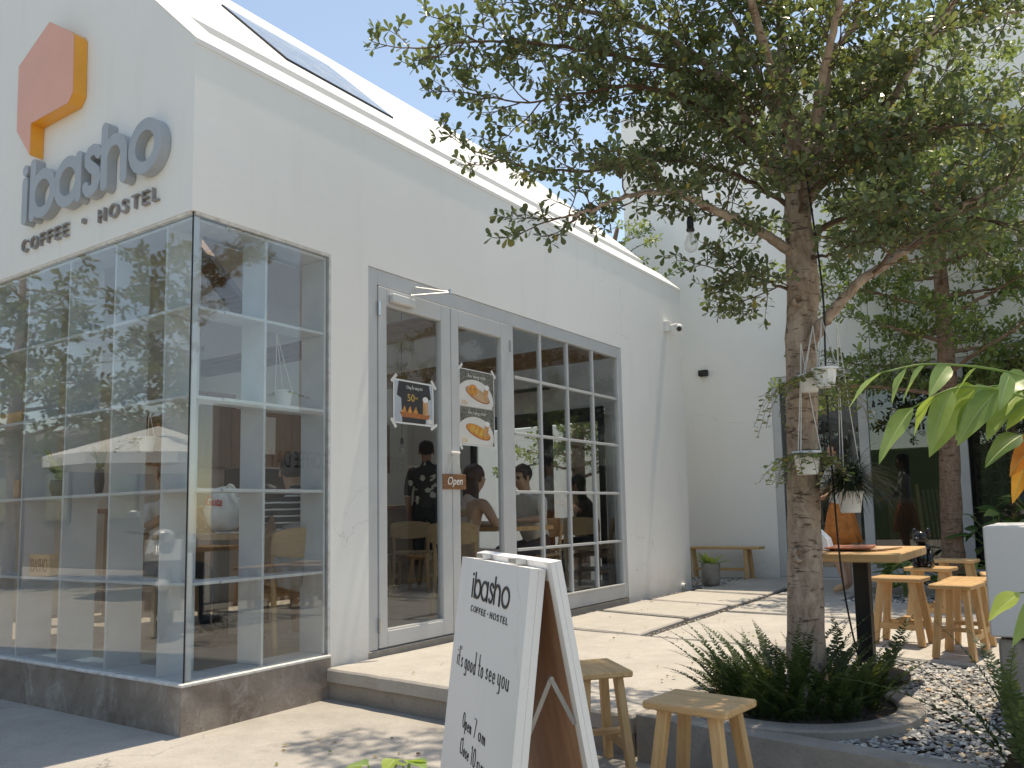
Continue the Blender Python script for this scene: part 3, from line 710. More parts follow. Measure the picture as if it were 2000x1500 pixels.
mb = MB(); mb.prism([(-3.0, -.012), (.008, -.012), (.012, -.008), (.012, 1.0), (-.14, 1.0), (-.14, .1), (-3.0, .1)], lambda x, y, z: V(x, y, z), GZ, -.012, 'plinth')
mb.build('plinth', cafe)
mb = MB(); mb.box((-3.0, -.016, -.011), (.016, .05, .006), 'mortar', .004); mb.box((-.05, .05, -.011), (.016, 1.002, .006), 'mortar', .004); mb.build('plinth_capping', cafe)
mb = MB(); mb.box((-.13, 3.03, -.14), (.004, 5.02, -.035), 'curb'); mb.box((-.13, 1.335, -.14), (.006, 3.03, -.036), 'curb'); mb.build('door_sill', cafe)
# glazed corner
cg = MB(); cg.box((-3.0, .013, .006), (-.019, .023, 2.572), 'glass_shop'); fp = cg.build('front_pane', cafe)
cg = MB(); cg.box((-.022, .024, .006), (-.012, .992, 2.572), 'glass_shop'); cg.build('side_pane', cafe)
mb = MB(); mb.box((-.018, .014, .006), (-.012, .020, 2.572), 'black_metal'); mb.build('corner_joint', cafe)
mb = MB(); mb.box((-.03, .992, .0), (-.004, 1.004, 2.574), 'mortar'); mb.box((-.03, .03, 2.560), (-.005, .992, 2.5745), 'mortar'); mb.box((-3., .005, 2.560), (-.03, .03, 2.5745), 'mortar'); mb.build('glazing_bead', cafe)
# beams inside
beams = []
mb = MB(); mb.beam((-3.3, 2.0, 3.80), (-2.05, 2.0, 2.53), .09, .17, 'walnutX'); mb.build('roof_brace', cafe)
for y in (3.0, 5.0):
    mb = MB(); mb.box((-4.3, y - .05, 2.50), (-.15, y + .05, 2.68), 'walnutX', .004); mb.build('tie_beam', cafe)
for y in (3.4, 4.9):
    mb = MB(); mb.beam((-.2, y, rz(-.2) - .24), (-W2 + .05, y, rz(-W2) - .26), .08, .12, 'inner_wall'); mb.build('rafter', cafe)

# doors and window
ALU = 'alu'; X0, X1 = -.066, -.006
fr = MB()
fr.box((X0, 1.337, -.03), (X1, 1.428, 2.583), ALU, .004); fr.box((X0, 1.428, 2.47), (X1, 5.018, 2.583), ALU, .004)
fr.box((X0, 2.985, -.03), (X1, 3.05, 2.47), ALU, .004); fr.box((X0, 4.94, -.03), (X1, 5.018, 2.47), ALU, .004); fr.box((X0, 3.05, -.03), (X1, 4.94, .10), ALU, .004)
fr.box((X0 + .02, 3.05, .10), (X1 + .012, 4.94, .118), 'alu_white', .003)
fr.build('door_frame', cafe)
def leaf(y0, y1, st_l, st_r):
    d = MB(); xa, xb = -.055, .004
    d.box((xa, y0, -.022), (xb, y0 + st_l, 2.463), ALU, .004); d.box((xa, y1 - st_r, -.022), (xb, y1, 2.463), ALU, .004)
    d.box((xa, y0 + st_l, -.022), (xb, y1 - st_r, .085), ALU, .004); d.box((xa, y0 + st_l, 2.335), (xb, y1 - st_r, 2.463), ALU, .004)
    d.box((xa + .01, y0 + st_l, .085), (xb - .004, y1 - st_r, .098), 'alu_white', .002)
    o = d.build('door', cafe)
    g = MB(); g.box((-.034, y0 + st_l - .005, .09), (-.026, y1 - st_r + .005, 2.34), 'glass'); g.build('pane', o)
    return o
d1 = leaf(1.432, 2.203, .078, .11); d2 = leaf(2.209, 2.981, .092, .118)
for (y, z) in ((1.43, 2.30), (1.43, .13)):
    h = MB(); h.tube([(.012, y, z - .05), (.012, y, z + .05)], .011, 'steel', 10); h.build('hinge', d1)
for (y, z) in ((2.983, 2.28), (2.983, .13)):
    h = MB(); h.tube([(.012, y, z - .05), (.012, y, z + .05)], .011, 'steel', 10); h.build('hinge', d2)
h = MB(); h.box((.004, 2.19, 1.32), (.03, 2.225, 1.335), 'steel', .003); h.tube([(.03, 2.16, 1.328), (.04, 2.25, 1.328)], .011, 'plastic_white', 8); h.build('coat_hook', d1)
win = MB(); win.box((X0 + .012, 3.05, .118), (X1 - .014, 3.066, 2.47), ALU); win = win.build('window', cafe)
ys = [3.066, 3.485, 3.95, 4.43, 4.94]; zs = [.118, .55, 1.04, 1.54, 2.03, 2.47]
for y in ys[1:-1]:
    m_ = MB(); m_.box((-.052, y - .014, .118), (-.012, y + .014, 2.47), ALU, .003); m_.build('muntin', win)
for z in zs[1:-1]:
    for a, b in zip(ys[:-1], ys[1:]):
        m_ = MB(); m_.box((-.050, a + .0145, z - .012), (-.014, b - .0145, z + .012), ALU, .003); m_.build('muntin', win)
for a, b in zip(ys[:-1], ys[1:]):
    for c, d in zip(zs[:-1], zs[1:]):
        g = MB(); g.box((-.036, a + .012, c + .011), (-.029, b - .012, d - .011), 'glass'); g.build('pane', win)
# door closer on the left leaf
cl = thing('door_closer', 'silver door closer with folded arm at the top of the left door', 'door closer', (.03, 1.6, 2.42))
mb = MB(); mb.box((.005, 1.53, 2.36), (.055, 1.76, 2.425), 'alu_white', .008); mb.build('housing', cl)
mb = MB(); mb.beam((.05, 1.70, 2.44), (.19, 1.98, 2.50), .022, .008, 'alu_white'); mb.beam((.19, 1.98, 2.503), (.01, 1.80, 2.53), .022, .008, 'alu_white'); mb.tube([(.19, 1.98, 2.49), (.19, 1.98, 2.525)], .014, 'steel', 10); mb.build('arm', cl)

# emblem
emb = thing('wall_emblem', 'orange hexagonal speech bubble emblem on the gable, front tinted salmon as shade', 'emblem', (-1.55, 0, 3.3))
poly = [(-1.50, 4.18), (-1.905, 4.0), (-1.895, 3.53), (-1.70, 3.31), (-1.70, 3.53), (-1.22, 3.53), (-1.164, 3.585), (-1.174, 3.97), (-1.20, 4.0)]
mb = MB(); mb.prism(poly, lambda x, z, y: V(x, y, z), -.083, -.002, 'logo_side'); mb.build('casing', emb)
mb = MB(); cx, cz = -1.53, 3.75
mb.prism([(cx + (x - cx) * .995, cz + (z - cz) * .995) for x, z in poly], lambda x, z, y: V(x, y, z), -.088, -.0835, 'logo_front'); mb.build('face', emb)
big = thing('wall_lettering', 'large rounded blue grey ibasho letters standing off the gable', 'lettering', (-1.0, 0, 2.87))
ibasho(big, lambda a, b, d: V(-1.80 + a, -d, 2.87 + b), 1.55, .31, .072, .062, .003, 'letter')
small = thing('wall_lettering', 'small grey brown COFFEE HOSTEL capitals below the big letters', 'lettering', (-1.1, 0, 2.71))
xc = -1.915
for s_, x_, w_ in (('COFFEE', -1.91, .60), ('HOSTEL', -.94, .63)):
    stroke_text('letter', s_, lambda a, b, d, x0=x_: V(x0 + a, -d, 2.70 + b), .082, .0115, .022, .002, 'letter_dark', small, w_, True, .26)
mb = MB(); mb.lathe([(0, -.022), (.018, -.022), (.018, 0), (0, 0)], 'letter_dark', 14, Matrix.Translation((-1.12, 0, 2.75)) @ Matrix.Rotation(R(-90), 4, 'X')); mb.build('dot', small)

# wall fittings
cc = thing('security_camera', 'small white security camera high on the cafe side wall', 'camera', (0, 6.2, 3.0))
mb = MB(); mb.box((.001, 6.12, 2.96), (.06, 6.22, 3.09), 'plastic_white', .008); mb.build('junction_box', cc)
mb = MB(); mb.tube([(.05, 6.2, 3.03), (.10, 6.24, 3.05), (.13, 6.25, 3.03)], .018, 'plastic_white', 10); mb.tube([(.12, 6.235, 3.06), (.12, 6.235, 3.13)], .004, 'plastic_white', 6); mb.build('bracket', cc)
mb = MB(); mb.tube([(.115, 6.30, 3.03), (.155, 6.215, 2.99)], .042, 'plastic_white', 14); mb.sphere((.135, 6.26, 3.012), .047, 'plastic_white'); mb.build('housing', cc, True)
mb = MB(); mb.tube([(.152, 6.221, 2.993), (.160, 6.205, 2.985)], .028, 'black_metal', 14); mb.build('lens', cc)
mb = MB(); T = Matrix.Translation((0, 6.36, -.03)) @ Matrix.Rotation(R(90), 4, 'Y')
mb.lathe([(.028, .0), (.028, .045), (.034, .045), (.034, .0)], 'plastic_white', 16, T); mb.lathe([(.0, .02), (.028, .02)], 'black_metal', 16, T)
tag(mb.build('drain_pipe'), 'short white drain pipe end at the foot of the cafe wall', 'pipe')

# ------------------------------------------------------------------ shelving in the glazed corner
sh = thing('display_shelf', 'blue grey open shelf grid standing behind the corner glass', 'shelf', (-.9, .1, 0))
for x in (-.28, -.81, -1.345, -1.875, -2.41, -2.94):
    mb = MB(); mb.box((x - .011, .03, .012), (x + .007, .245, 2.555), 'shelf', .0015); mb.build('upright', sh)
for y in (.515, .975):
    mb = MB(); mb.box((-.245, y - .006, .012), (-.028, y + .011, 2.555), 'shelf', .0015); mb.build('upright', sh)
mb = MB(); mb.box((-.042, .034, .012), (-.026, .066, 2.555), 'shelf', .0015); mb.build('corner_post', sh)
for z in (.004, .515, 1.025, 1.54, 2.045, 2.547):
    mb = MB(); mb.box((-2.99, .032, z - .009), (-.045, .243, z + .009), 'shelf', .0015); mb.build('board', sh)
    mb = MB(); mb.box((-.243, .246, z - .009), (-.030, .968, z + .009), 'shelf', .0015); mb.build('board', sh)

# ================================================================== HOSTEL BUILDING BEHIND
ho = thing('hostel_building', 'tall white building behind the terrace with a dark glazed ground floor', 'building', (2, 8.3, GZ))
mb = MB(); panel_holes([-1.6, 9.0], [GZ - .1, 6.8], [(.55, 6.5, -.06, 2.62)], lambda u, v, d: V(u, d, v), 8.3, 8.55, mb, 'white_wall2'); mb.build('wall', ho)
mb = MB(); mb.box((-1.6, 8.55, GZ - .1), (-1.35, 16, 6.8), 'white_wall2'); mb.box((8.75, 8.55, GZ - .1), (9, 16, 6.8), 'white_wall2'); mb.box((-1.6, 8.3, 6.8), (9, 16, 6.95), 'roof_white', .01); mb.build('side_wall', ho)
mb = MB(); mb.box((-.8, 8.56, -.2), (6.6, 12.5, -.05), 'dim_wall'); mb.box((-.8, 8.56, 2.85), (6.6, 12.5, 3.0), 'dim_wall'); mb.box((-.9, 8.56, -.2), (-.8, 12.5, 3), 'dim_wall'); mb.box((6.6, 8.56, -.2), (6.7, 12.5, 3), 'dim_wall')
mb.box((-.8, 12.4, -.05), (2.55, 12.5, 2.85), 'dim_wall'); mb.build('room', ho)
hf = MB()
for x0, x1 in ((.55, .66), (1.0, 1.06), (1.66, 1.78), (2.78, 2.90), (4.0, 4.1), (5.2, 5.3)):
    hf.box((x0, 8.31, -.055), (x1, 8.38, 2.615), ALU, .004)
for a, b in ((.66, 1.0), (1.06, 1.66), (1.78, 2.78), (2.90, 4.0), (4.1, 5.2)):
    hf.box((a, 8.312, 2.53), (b, 8.378, 2.615), ALU, .003); hf.box((a, 8.312, -.055), (b, 8.378, .07), ALU, .003)
hf.build('door_frame', ho)
for a, b in ((.66, 1.0), (1.06, 1.66), (1.78, 2.78), (2.90, 4.0), (4.1, 5.2)):
    g = MB(); g.box((a, 8.34, .07), (b, 8.348, 2.53), 'glass_dark'); g.build('pane', ho)
# breeze block screen at the back of the room, daylight behind it
def breeze():
    b = MB(); s = .19; o = .022
    for p, q in (((0, 0), (s, o)), ((0, s - o), (s, s)), ((0, o), (o, s - o)), ((s - o, o), (s, s - o))): b.box((p[0], 0, p[1]), (q[0], .08, q[1]), 'blockwall', .003)
    c = s / 2
    for k in range(4):
        a = R(45 + 90 * k); 
        b.beam((c + .02 * math.cos(a), .04, c + .02 * math.sin(a)), (c + .105 * math.cos(a), .04, c + .105 * math.sin(a)), .06, .022, 'blockwall', (math.cos(a + 1.57), 0, math.sin(a + 1.57)))
    return b.mesh('block')
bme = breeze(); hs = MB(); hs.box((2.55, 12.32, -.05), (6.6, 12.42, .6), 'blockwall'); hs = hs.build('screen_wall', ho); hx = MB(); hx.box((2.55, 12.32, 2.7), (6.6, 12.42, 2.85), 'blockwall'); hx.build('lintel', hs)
for i in range(14):
    for j in range(11):
        o = put('block', bme, hs); o.location = (2.56 + i * .193, 12.32, .604 + j * .1905)
mb = MB(); mb.box((1.5, 13.6, GZ), (9, 13.9, 3.6), 'hedge', .02); tag(mb.build('added_rear_hedge'), 'added dark green hedge cutting the daylight behind the block screen', 'hedge')  # hedge added to cut the daylight coming through the block screen
# lamp on the wall, folding chair, plank, table inside
wlp = MB(); wlp.box((-.465, 8.22, 2.75), (-.335, 8.298, 2.83), 'black_metal', .006); wlp.box((-.45, 8.235, 2.742), (-.35, 8.29, 2.749), 'dark_frame')
tag(wlp.build('wall_lamp'), 'small black box lamp on the white building wall', 'lamp')
fc = thing('folded_chair', 'folded slatted wooden chair leaning behind the hostel glass', 'chair', (2.55, 9.0, -.05))
for k in range(7):
    mb = MB(); x = 2.33 + k * .055; mb.beam((x, 9.0, .25), (x - .10, 9.25, 1.05), .03, .012, 'cabZ'); mb.build('slat', fc)
for x in (2.27, 2.73):
    mb = MB(); mb.beam((x, 8.98, -.05), (x - .12, 9.28, 1.12), .04, .03, 'oakZ'); mb.build('leg', fc)
mb = MB(); mb.beam((2.24, 8.95, .2), (2.76, 8.95, .2), .05, .03, 'oakX'); mb.build('rail', fc)
mb = MB(); mb.box((1.75, 9.4, -.05), (2.2, 9.46, .95), 'walnutZ', .004); tag(mb.build('wood_panel'), 'brown wooden panel standing inside the hostel room', 'panel')
mb = MB(); mb.box((3.15, 10.2, .80), (4.3, 10.7, .86), 'cabX', .004)
for x in (3.2, 4.25):
    mb.box((x - .03, 10.25, -.05), (x + .03, 10.65, .80), 'cabZ')
dt = mb.build('side_table'); tag(dt, 'dark side table inside the hostel under the block screen', 'table')
mb = MB(); mb.box((3.25, 10.4, .86), (3.55, 10.44, 1.16), 'photo_blue', .004); tag(mb.build('picture'), 'small blue picture propped on the hostel side table', 'picture')

# ================================================================== TREES AND PLANTS
LEAF = [(0, 0), (-.20, .30), (-.42, .66), (-.30, .93), (0, 1.0), (.30, .93), (.42, .66), (.20, .30)]
def add_leaf(vs, fs, p, d, nrm, L, w=.5, shape=LEAF, fold=.10):
    d = d.normalized(); sd = d.cross(nrm)
    if sd.length < 1e-5: sd = d.orthogonal()
    sd.normalize(); n = sd.cross(d); k = len(vs)
    for x, y in shape:
        q = p + sd * (x * L * w * 1.2) + d * (y * L) + n * (abs(x) * L * fold - y * y * L * .10); vs.append((q.x, q.y, q.z))
    fs.append(tuple(range(k, k + len(shape))))

def shoot(r, p, d, L, leaf, vs, fs, tw, lvl=0, dens=1.0, flat=.6):
    step = leaf * .75; n = max(2, int(L / step)); pts = [p.copy()]; d = d.normalized()
    for i in range(n):
        d = (d + V(r.gauss(0, .13), r.gauss(0, .13), r.gauss(.015, .08))).normalized(); p = p + d * step; pts.append(p.copy())
        t = (i + 1) / n
        if lvl < 2 and L > leaf * 3.0 and r.random() < (.55 if lvl == 0 else .30) * dens:
            up = V(0, 0, 1); sd = d.cross(up)
            if sd.length < .1: sd = d.orthogonal()
            sd.normalize(); sg = 1 if i % 2 else -1
            nd = (d * r.uniform(.5, .9) + sd * sg * r.uniform(.6, 1.0) + up * r.gauss(.05, .28) * (1.3 - flat)).normalized()
            shoot(r, p, nd, L * r.uniform(.35, .6) * (1.05 - .45 * t), leaf, vs, fs, tw, lvl + 1, dens, flat)
        if lvl or t > .35:
            m = 1 if r.random() < .35 else 2 if r.random() < .6 else 3
            if i == n - 1: m = 5
            a0 = r.uniform(0, 6.28); o = d.orthogonal().normalized(); b = d.cross(o)
            for q in range(m):
                an = a0 + 6.28 * q / m; ld = d * r.uniform(.25, .8) + (o * math.cos(an) + b * math.sin(an)) * .9 + V(0, 0, .15)
                add_leaf(vs, fs, p, ld, V(r.gauss(0, .45), r.gauss(0, .45), 1), leaf * r.uniform(.65, 1.15), r.uniform(.42, .6))
    tw.append((pts, .0045 if lvl == 0 else .0028 if lvl == 1 else .002))

def tree(name, label, base, trunk, radii, limbs, leafm, barkm, leaf, seed, sec=(.35, .7), gap=.085, dens=1.0, flat=.6, group=None, sides=14):
    r = random.Random(seed); T = thing(name, label, 'tree', base, group)
    tp = smooth_path(trunk, 8); n = len(tp); rr = []
    for i in range(n):
        f = i / (n - 1) * (len(radii) - 1); a = int(min(f, len(radii) - 2)); rr.append(radii[a] + (radii[a + 1] - radii[a]) * (f - a))
    mb = MB(); k0 = 0; mb.tube(tp, rr, barkm, sides)
    for i in range(len(mb.v)):      # lumps in the bark
        p = V(mb.v[i]); c = tp[min(i // sides, n - 1)]; o = (p - c)
        mb.v[i] = tuple(c + o * (1 + .10 * mnoise.noise(p * 7) + .05 * mnoise.noise(p * 19)))
    mb.build('trunk', T, True)
    vs, fs, tw = [], [], []
    for pts, r0, r1, lf in limbs:
        path = smooth_path(pts, 8); m = len(path)
        mb = MB(); mb.tube([q + V(r.gauss(0, .004), r.gauss(0, .004), r.gauss(0, .004)) for q in path], [r0 + (r1 - r0) * (i / (m - 1)) ** .8 for i in range(m)], barkm if r0 > .02 else 'twig', 8 if r0 > .02 else 6)
        mb.build('limb', T, True)
        total = sum((path[i + 1] - path[i]).length for i in range(m - 1)); acc = 0; nxt = total * lf; sg = 1
        for i in range(m - 1):
            acc += (path[i + 1] - path[i]).length
            while acc > nxt:
                t = nxt / total; d = (path[i + 1] - path[i]).normalized(); sd = d.cross(V(0, 0, 1))
                if sd.length < .25: a = r.uniform(0, 6.28); sd = V(math.cos(a), math.sin(a), 0)
                sd.normalize(); sg = -sg
                nd = d * r.uniform(.3, .8) + sd * sg * r.uniform(.55, 1) + V(0, 0, r.gauss(.06, .35))
                shoot(r, path[i].lerp(path[i + 1], r.random()), nd, r.uniform(*sec) * (1.1 - .55 * t), leaf, vs, fs, tw, 0, dens, flat)
                nxt += gap * r.uniform(.6, 1.4)
        shoot(r, path[-1], path[-1] - path[-3], sec[0], leaf, vs, fs, tw, 0, dens, flat)
    mb = MB()
    for pts, rad in tw: mb.tube(pts, [rad * (1 - .6 * i / len(pts)) for i in range(len(pts))], 'twig', 3, False)
    tag(mb.build('twigs', T, fix=False), kind='stuff')
    me = bpy.data.meshes.new('crown'); me.from_pydata(vs, [], fs); me.materials.append(M[leafm]); me.update()
    tag(put('crown', me, T), kind='stuff')
    return T, len(fs)

TRUNK = [(2.87, 1.35, -0.12), (2.87, 1.35, 0.1), (2.9, 1.31, 0.59), (2.92, 1.3, 1.07), (2.94, 1.29, 1.56), (2.96, 1.31, 1.91), (2.96, 1.3, 2.22), (2.96, 1.3, 2.45)]
LIMBS = [
    ([(2.96, 1.3, 2.40), (2.96, 1.3, 2.72), (2.93, 1.3, 3.07), (2.91, 1.34, 3.6), (2.88, 1.38, 4.2)], .05, .012, .25),
    ([(2.97, 1.29, 2.34), (3.07, 1.27, 2.59), (3.15, 1.23, 2.89), (3.27, 1.22, 3.07), (3.48, 1.27, 3.37)], .045, .01, .3),
    ([(2.97, 1.31, 2.28), (3.18, 1.28, 2.57), (3.42, 1.3, 2.73), (3.57, 1.25, 2.91), (3.79, 1.25, 3.14)], .034, .008, .3),
    ([(2.96, 1.28, 2.36), (2.86, 1.2, 2.52), (2.78, 1.06, 2.75), (2.68, .91, 2.95), (2.5, .72, 3.09), (2.25, .49, 3.17), (2.09, .39, 3.2)], .036, .006, .25),
    ([(2.95, 1.29, 2.06), (2.82, 1.1, 2.17), (2.68, .88, 2.24), (2.55, .73, 2.3), (2.39, .58, 2.27), (2.26, .46, 2.19), (2.17, .36, 2.15)], .028, .004, .2),
    ([(2.93, 1.27, 1.55), (3.08, 1.23, 1.72), (3.25, 1.2, 1.86), (3.5, 1.2, 2.0), (3.73, 1.21, 2.14), (4.03, 1.28, 2.24)], .034, .008, .45),
    ([(2.71, .96, 2.91), (2.43, .7, 2.96), (2.18, .47, 3.0), (1.99, .28, 3.0), (1.84, .15, 2.99), (1.72, .04, 2.95)], .014, .003, .15),
    ([(2.86, 1.2, 2.52), (2.63, 1.08, 2.8), (2.36, .83, 2.91), (2.17, .66, 2.87), (1.95, .46, 2.8), (1.80, .33, 2.82)], .016, .003, .15),
    ([(2.95, 1.28, 2.30), (2.67, 1.2, 2.52), (2.4, 1.02, 2.6), (2.1, .77, 2.53), (1.85, .55, 2.54), (1.74, .44, 2.58)], .014, .003, .15),
    ([(2.96, 1.31, 2.42), (2.95, 1.83, 2.81), (2.99, 2.4, 3.35), (3.04, 2.75, 3.7)], .03, .006, .2),
    ([(2.95, 1.31, 2.44), (2.63, 1.61, 2.9), (2.25, 1.91, 3.32), (1.88, 2.12, 3.56)], .03, .006, .2),
    ([(2.98, 1.3, 2.44), (3.18, 1.0, 2.75), (3.36, .7, 3.0), (3.49, .4, 3.3)], .03, .006, .45),
    ([(2.95, 1.27, 2.46), (2.96, .90, 2.95), (2.93, .5, 3.35), (2.91, .1, 3.7)], .03, .006, .45),
    ([(2.97, 1.3, 2.12), (3.15, 1.31, 2.21), (3.42, 1.36, 2.22), (3.7, 1.44, 2.13), (3.93, 1.48, 2.05)], .018, .004, .1),
    ([(2.98, 1.31, 2.35), (3.25, 1.63, 2.6), (3.57, 1.99, 2.8), (3.92, 2.34, 2.78)], .02, .004, .2),
    ([(2.95, 1.30, 1.88), (2.79, 1.23, 1.96), (2.63, 1.18, 2.01)], .01, .003, .1),
    ([(2.96, 1.31, 2.55), (2.82, 1.24, 3.02), (2.7, 1.18, 3.36), (2.5, 1.07, 3.66)], .026, .006, .2),
    ([(3.06, 1.27, 2.55), (3.35, 1.47, 2.93), (3.63, 1.74, 3.21), (3.93, 2.04, 3.36)], .022, .005, .2),
    ([(2.9, 1.35, 3.9), (2.4, 1.45, 4.4), (1.7, 1.6, 4.8), (.9, 1.75, 5.1)], .025, .005, .2),
    ([(2.9, 1.35, 4.0), (2.5, 1.1, 4.6), (1.9, 1.0, 5.0), (1.3, 1.1, 5.3)], .025, .005, .2),
    ([(2.88, 1.38, 4.15), (2.6, 1.7, 4.8), (2.1, 2.0, 5.3), (1.5, 2.2, 5.6)], .025, .005, .2),
    ([(2.88, 1.38, 4.1), (2.9, .9, 4.6), (2.8, .4, 5.0), (2.6, 0, 5.3)], .025, .005, .2),
    ([(2.97, 1.30, 2.25), (3.05, 1.05, 2.32), (3.12, .80, 2.36)], .012, .003, .3),
    ([(2.96, 1.30, 2.50), (2.92, 1.05, 2.62), (2.90, .82, 2.68)], .012, .003, .3),
    ([(3.00, 1.30, 2.35), (3.22, 1.12, 2.42), (3.42, .98, 2.42)], .012, .003, .25),
    ([(3.0, 1.30, 2.05), (3.15, 1.15, 2.0), (3.3, 1.02, 1.98)], .010, .003, .35),
    ([(3.3, 1.2, 1.88), (3.45, 1.05, 1.95), (3.6, .95, 1.98)], .010, .003, .2),
    ([(3.1, 1.3, 2.45), (3.4, 1.25, 2.5), (3.7, 1.25, 2.5), (3.95, 1.3, 2.45)], .014, .003, .2),
]
NL = []
t_, c_ = tree('terrace_tree', 'spreading small leaved tree growing from the fern ring', (2.87, 1.35, PZ), TRUNK, [.118, .092, .080, .072, .072, .078, .064, .056], LIMBS, 'leaf_main', 'bark', .046, 11, (.30, .55), .070, .95)
NL.append(c_)
for (x, y, z, s) in ((2.895, 1.232, .63, .026), (2.955, 1.232, 1.83, .018)):
    mb = MB(); T = frame((x, y, z), (.83, .55, 0), (0, 0, 1), (.54, -.83, 0))
    mb.lathe([(s * 1.5, -.01), (s * 1.3, .012), (s, .016), (s * .7, .006), (s * .3, -.004), (0, -.006)], 'bark', 12, T); mb.build('knot', t_, True)
def radial_limbs(r, c, n, z0, z1, L0, L1, r0, up=.35):
    out = []
    for i in range(n):
        a = 6.28 * (i * .618 % 1) + r.uniform(-.3, .3); z = z0 + (z1 - z0) * i / n; L = L0 + (L1 - L0) * i / n
        d = V(math.cos(a), math.sin(a), up * r.uniform(.4, 1.4)); p = V(c[0], c[1], z); pts = [p]
        for k in range(3): p = p + d * (L / 3); d = (d + V(r.gauss(0, .15), r.gauss(0, .15), r.gauss(-.03, .1))); pts.append(p)
        out.append((pts, r0 * (1 - .5 * i / n), .005, .12))
    return out
r = random.Random(5)
t_, c_ = tree('terrace_tree', 'second terrace tree with reddish trunk beside the hostel glass', (2.78, 7.3, PZ), [(2.78, 7.3, -.12), (2.79, 7.3, .6), (2.82, 7.28, 1.4), (2.86, 7.26, 2.2), (2.87, 7.25, 3.6), (2.9, 7.2, 5.2)], [.13, .115, .105, .095, .07, .035],
    radial_limbs(r, (2.86, 7.24), 30, 1.9, 5.6, 1.6, 1.0, .03, .22), 'leaf_back', 'bark2', .078, 12, (.5, .85), .15, .95, .6, sides=12)
NL.append(c_)
r = random.Random(9)
t_, c_ = tree('courtyard_tree', 'tree in the rear courtyard rising above the cafe roof', (-2.05, 7.5, GZ), [(-2.05, 7.5, GZ - .05), (-2.03, 7.5, .6), (-2.06, 7.5, 1.3), (-2.0, 7.5, 2.4), (-1.65, 7.5, 3.7), (-1.3, 7.5, 4.9)], [.13, .11, .10, .08, .06, .03],
    radial_limbs(r, (-2.03, 7.5), 16, 1.35, 2.6, .9, .8, .028, .3) + radial_limbs(r, (-1.4, 7.5), 12, 3.2, 5.0, .8, .5, .02, .4), 'leaf_back', 'bark2', .08, 13, (.3, .5), .14, .9, .6)
NL.append(c_)
mb = MB(); mb.box((-9, 8.7, GZ), (-1.62, 8.85, 2.3), 'white_wall2', .01); tag(mb.build('courtyard_wall'), 'white garden wall behind the rear courtyard tree', 'wall')

# ferns
def frond_mesh(seed, L):
    r = random.Random(seed); vs, fs = [], []; n = 40; pts = []; p = V(0, 0, 0); el = R(r.uniform(68, 84)); st = L / n
    for i in range(n + 1):
        pts.append(p.copy()); p = p + V(math.cos(el), 0, math.sin(el)) * st; el -= R(r.uniform(.5, 1.6))
    for i in range(2, n):
        t = i / n; d = (pts[i + 1] - pts[i]).normalized(); w = L * .088 * (math.sin(math.pi * min(1, t * .92 + .1)) ** .6) * (1 - .55 * t)
        for sg in (-1, 1):
            ld = V(0, sg, 0) + d * .35 + V(0, 0, r.gauss(.08, .12)); add_leaf(vs, fs, pts[i] + d * r.uniform(0, st), ld, d.cross(V(0, 1, 0)) * -1, w * r.uniform(.85, 1.1), .32, [(0, -.02), (-.5, .12), (-.42, .7), (0, 1), (.42, .7), (.5, .12)], 0)
    mb = MB(); mb.tube(pts, [.0022 * (1 - .7 * i / n) for i in range(n + 1)], 'fern', 4, False); mb.v = list(mb.v); k = len(mb.v)
    mb.v += vs; mb.f += [tuple(x + k for x in f) for f in fs]; mb.m += [0] * len(fs)
    return mb.mesh('frond')
FR = [frond_mesh(40 + i, .34 + .035 * i) for i in range(8)]
def fern_clump(label, c, n, rad, seed, smin=.8, smax=1.15, group=None):
    r = random.Random(seed); t = thing('fern_clump', label, 'fern', c, group)
    for i in range(n):
        a = r.uniform(0, 6.28); q = math.sqrt(r.random()) * rad
        o = bpy.data.objects.new('frond', FR[r.randrange(8)]); COL.objects.link(o); o.parent = t
        o.location = (q * math.cos(a), q * math.sin(a), r.uniform(-.01, .01)); o.rotation_euler = (r.gauss(0, .16), r.gauss(-.02, .18) + .30 * q / rad, a + r.gauss(0, .7)); s = r.uniform(smin, smax); o.scale = (s, s, s)
    return t
fern_clump('dark green sword fern filling the round bed under the tree', (2.84, 1.30, PZ), 330, .36, 21, .46, .95)
fern_clump('fern at the right edge beside the concrete pedestal', (3.83, .78, PZ), 34, .12, 22, .8, 1.2)
mb = MB(); n = 48
pr = [(.55, PZ - .06), (.55, PZ + .016), (.54, PZ + .025), (.445, PZ + .025), (.435, PZ + .016), (.435, PZ - .06)]
mb.lathe(pr, 'curb', n, Matrix.Translation((2.83, 1.30, 0))); tag(mb.build('planting_ring'), 'round flat concrete edging ring around the fern bed', 'edging')
mb = MB(); mb.lathe([(.436, PZ + .0), (.2, PZ + .02), (0, PZ + .025)], 'soil', 32, Matrix.Translation((2.83, 1.30, 0))); tag(mb.build('soil'), kind='structure')

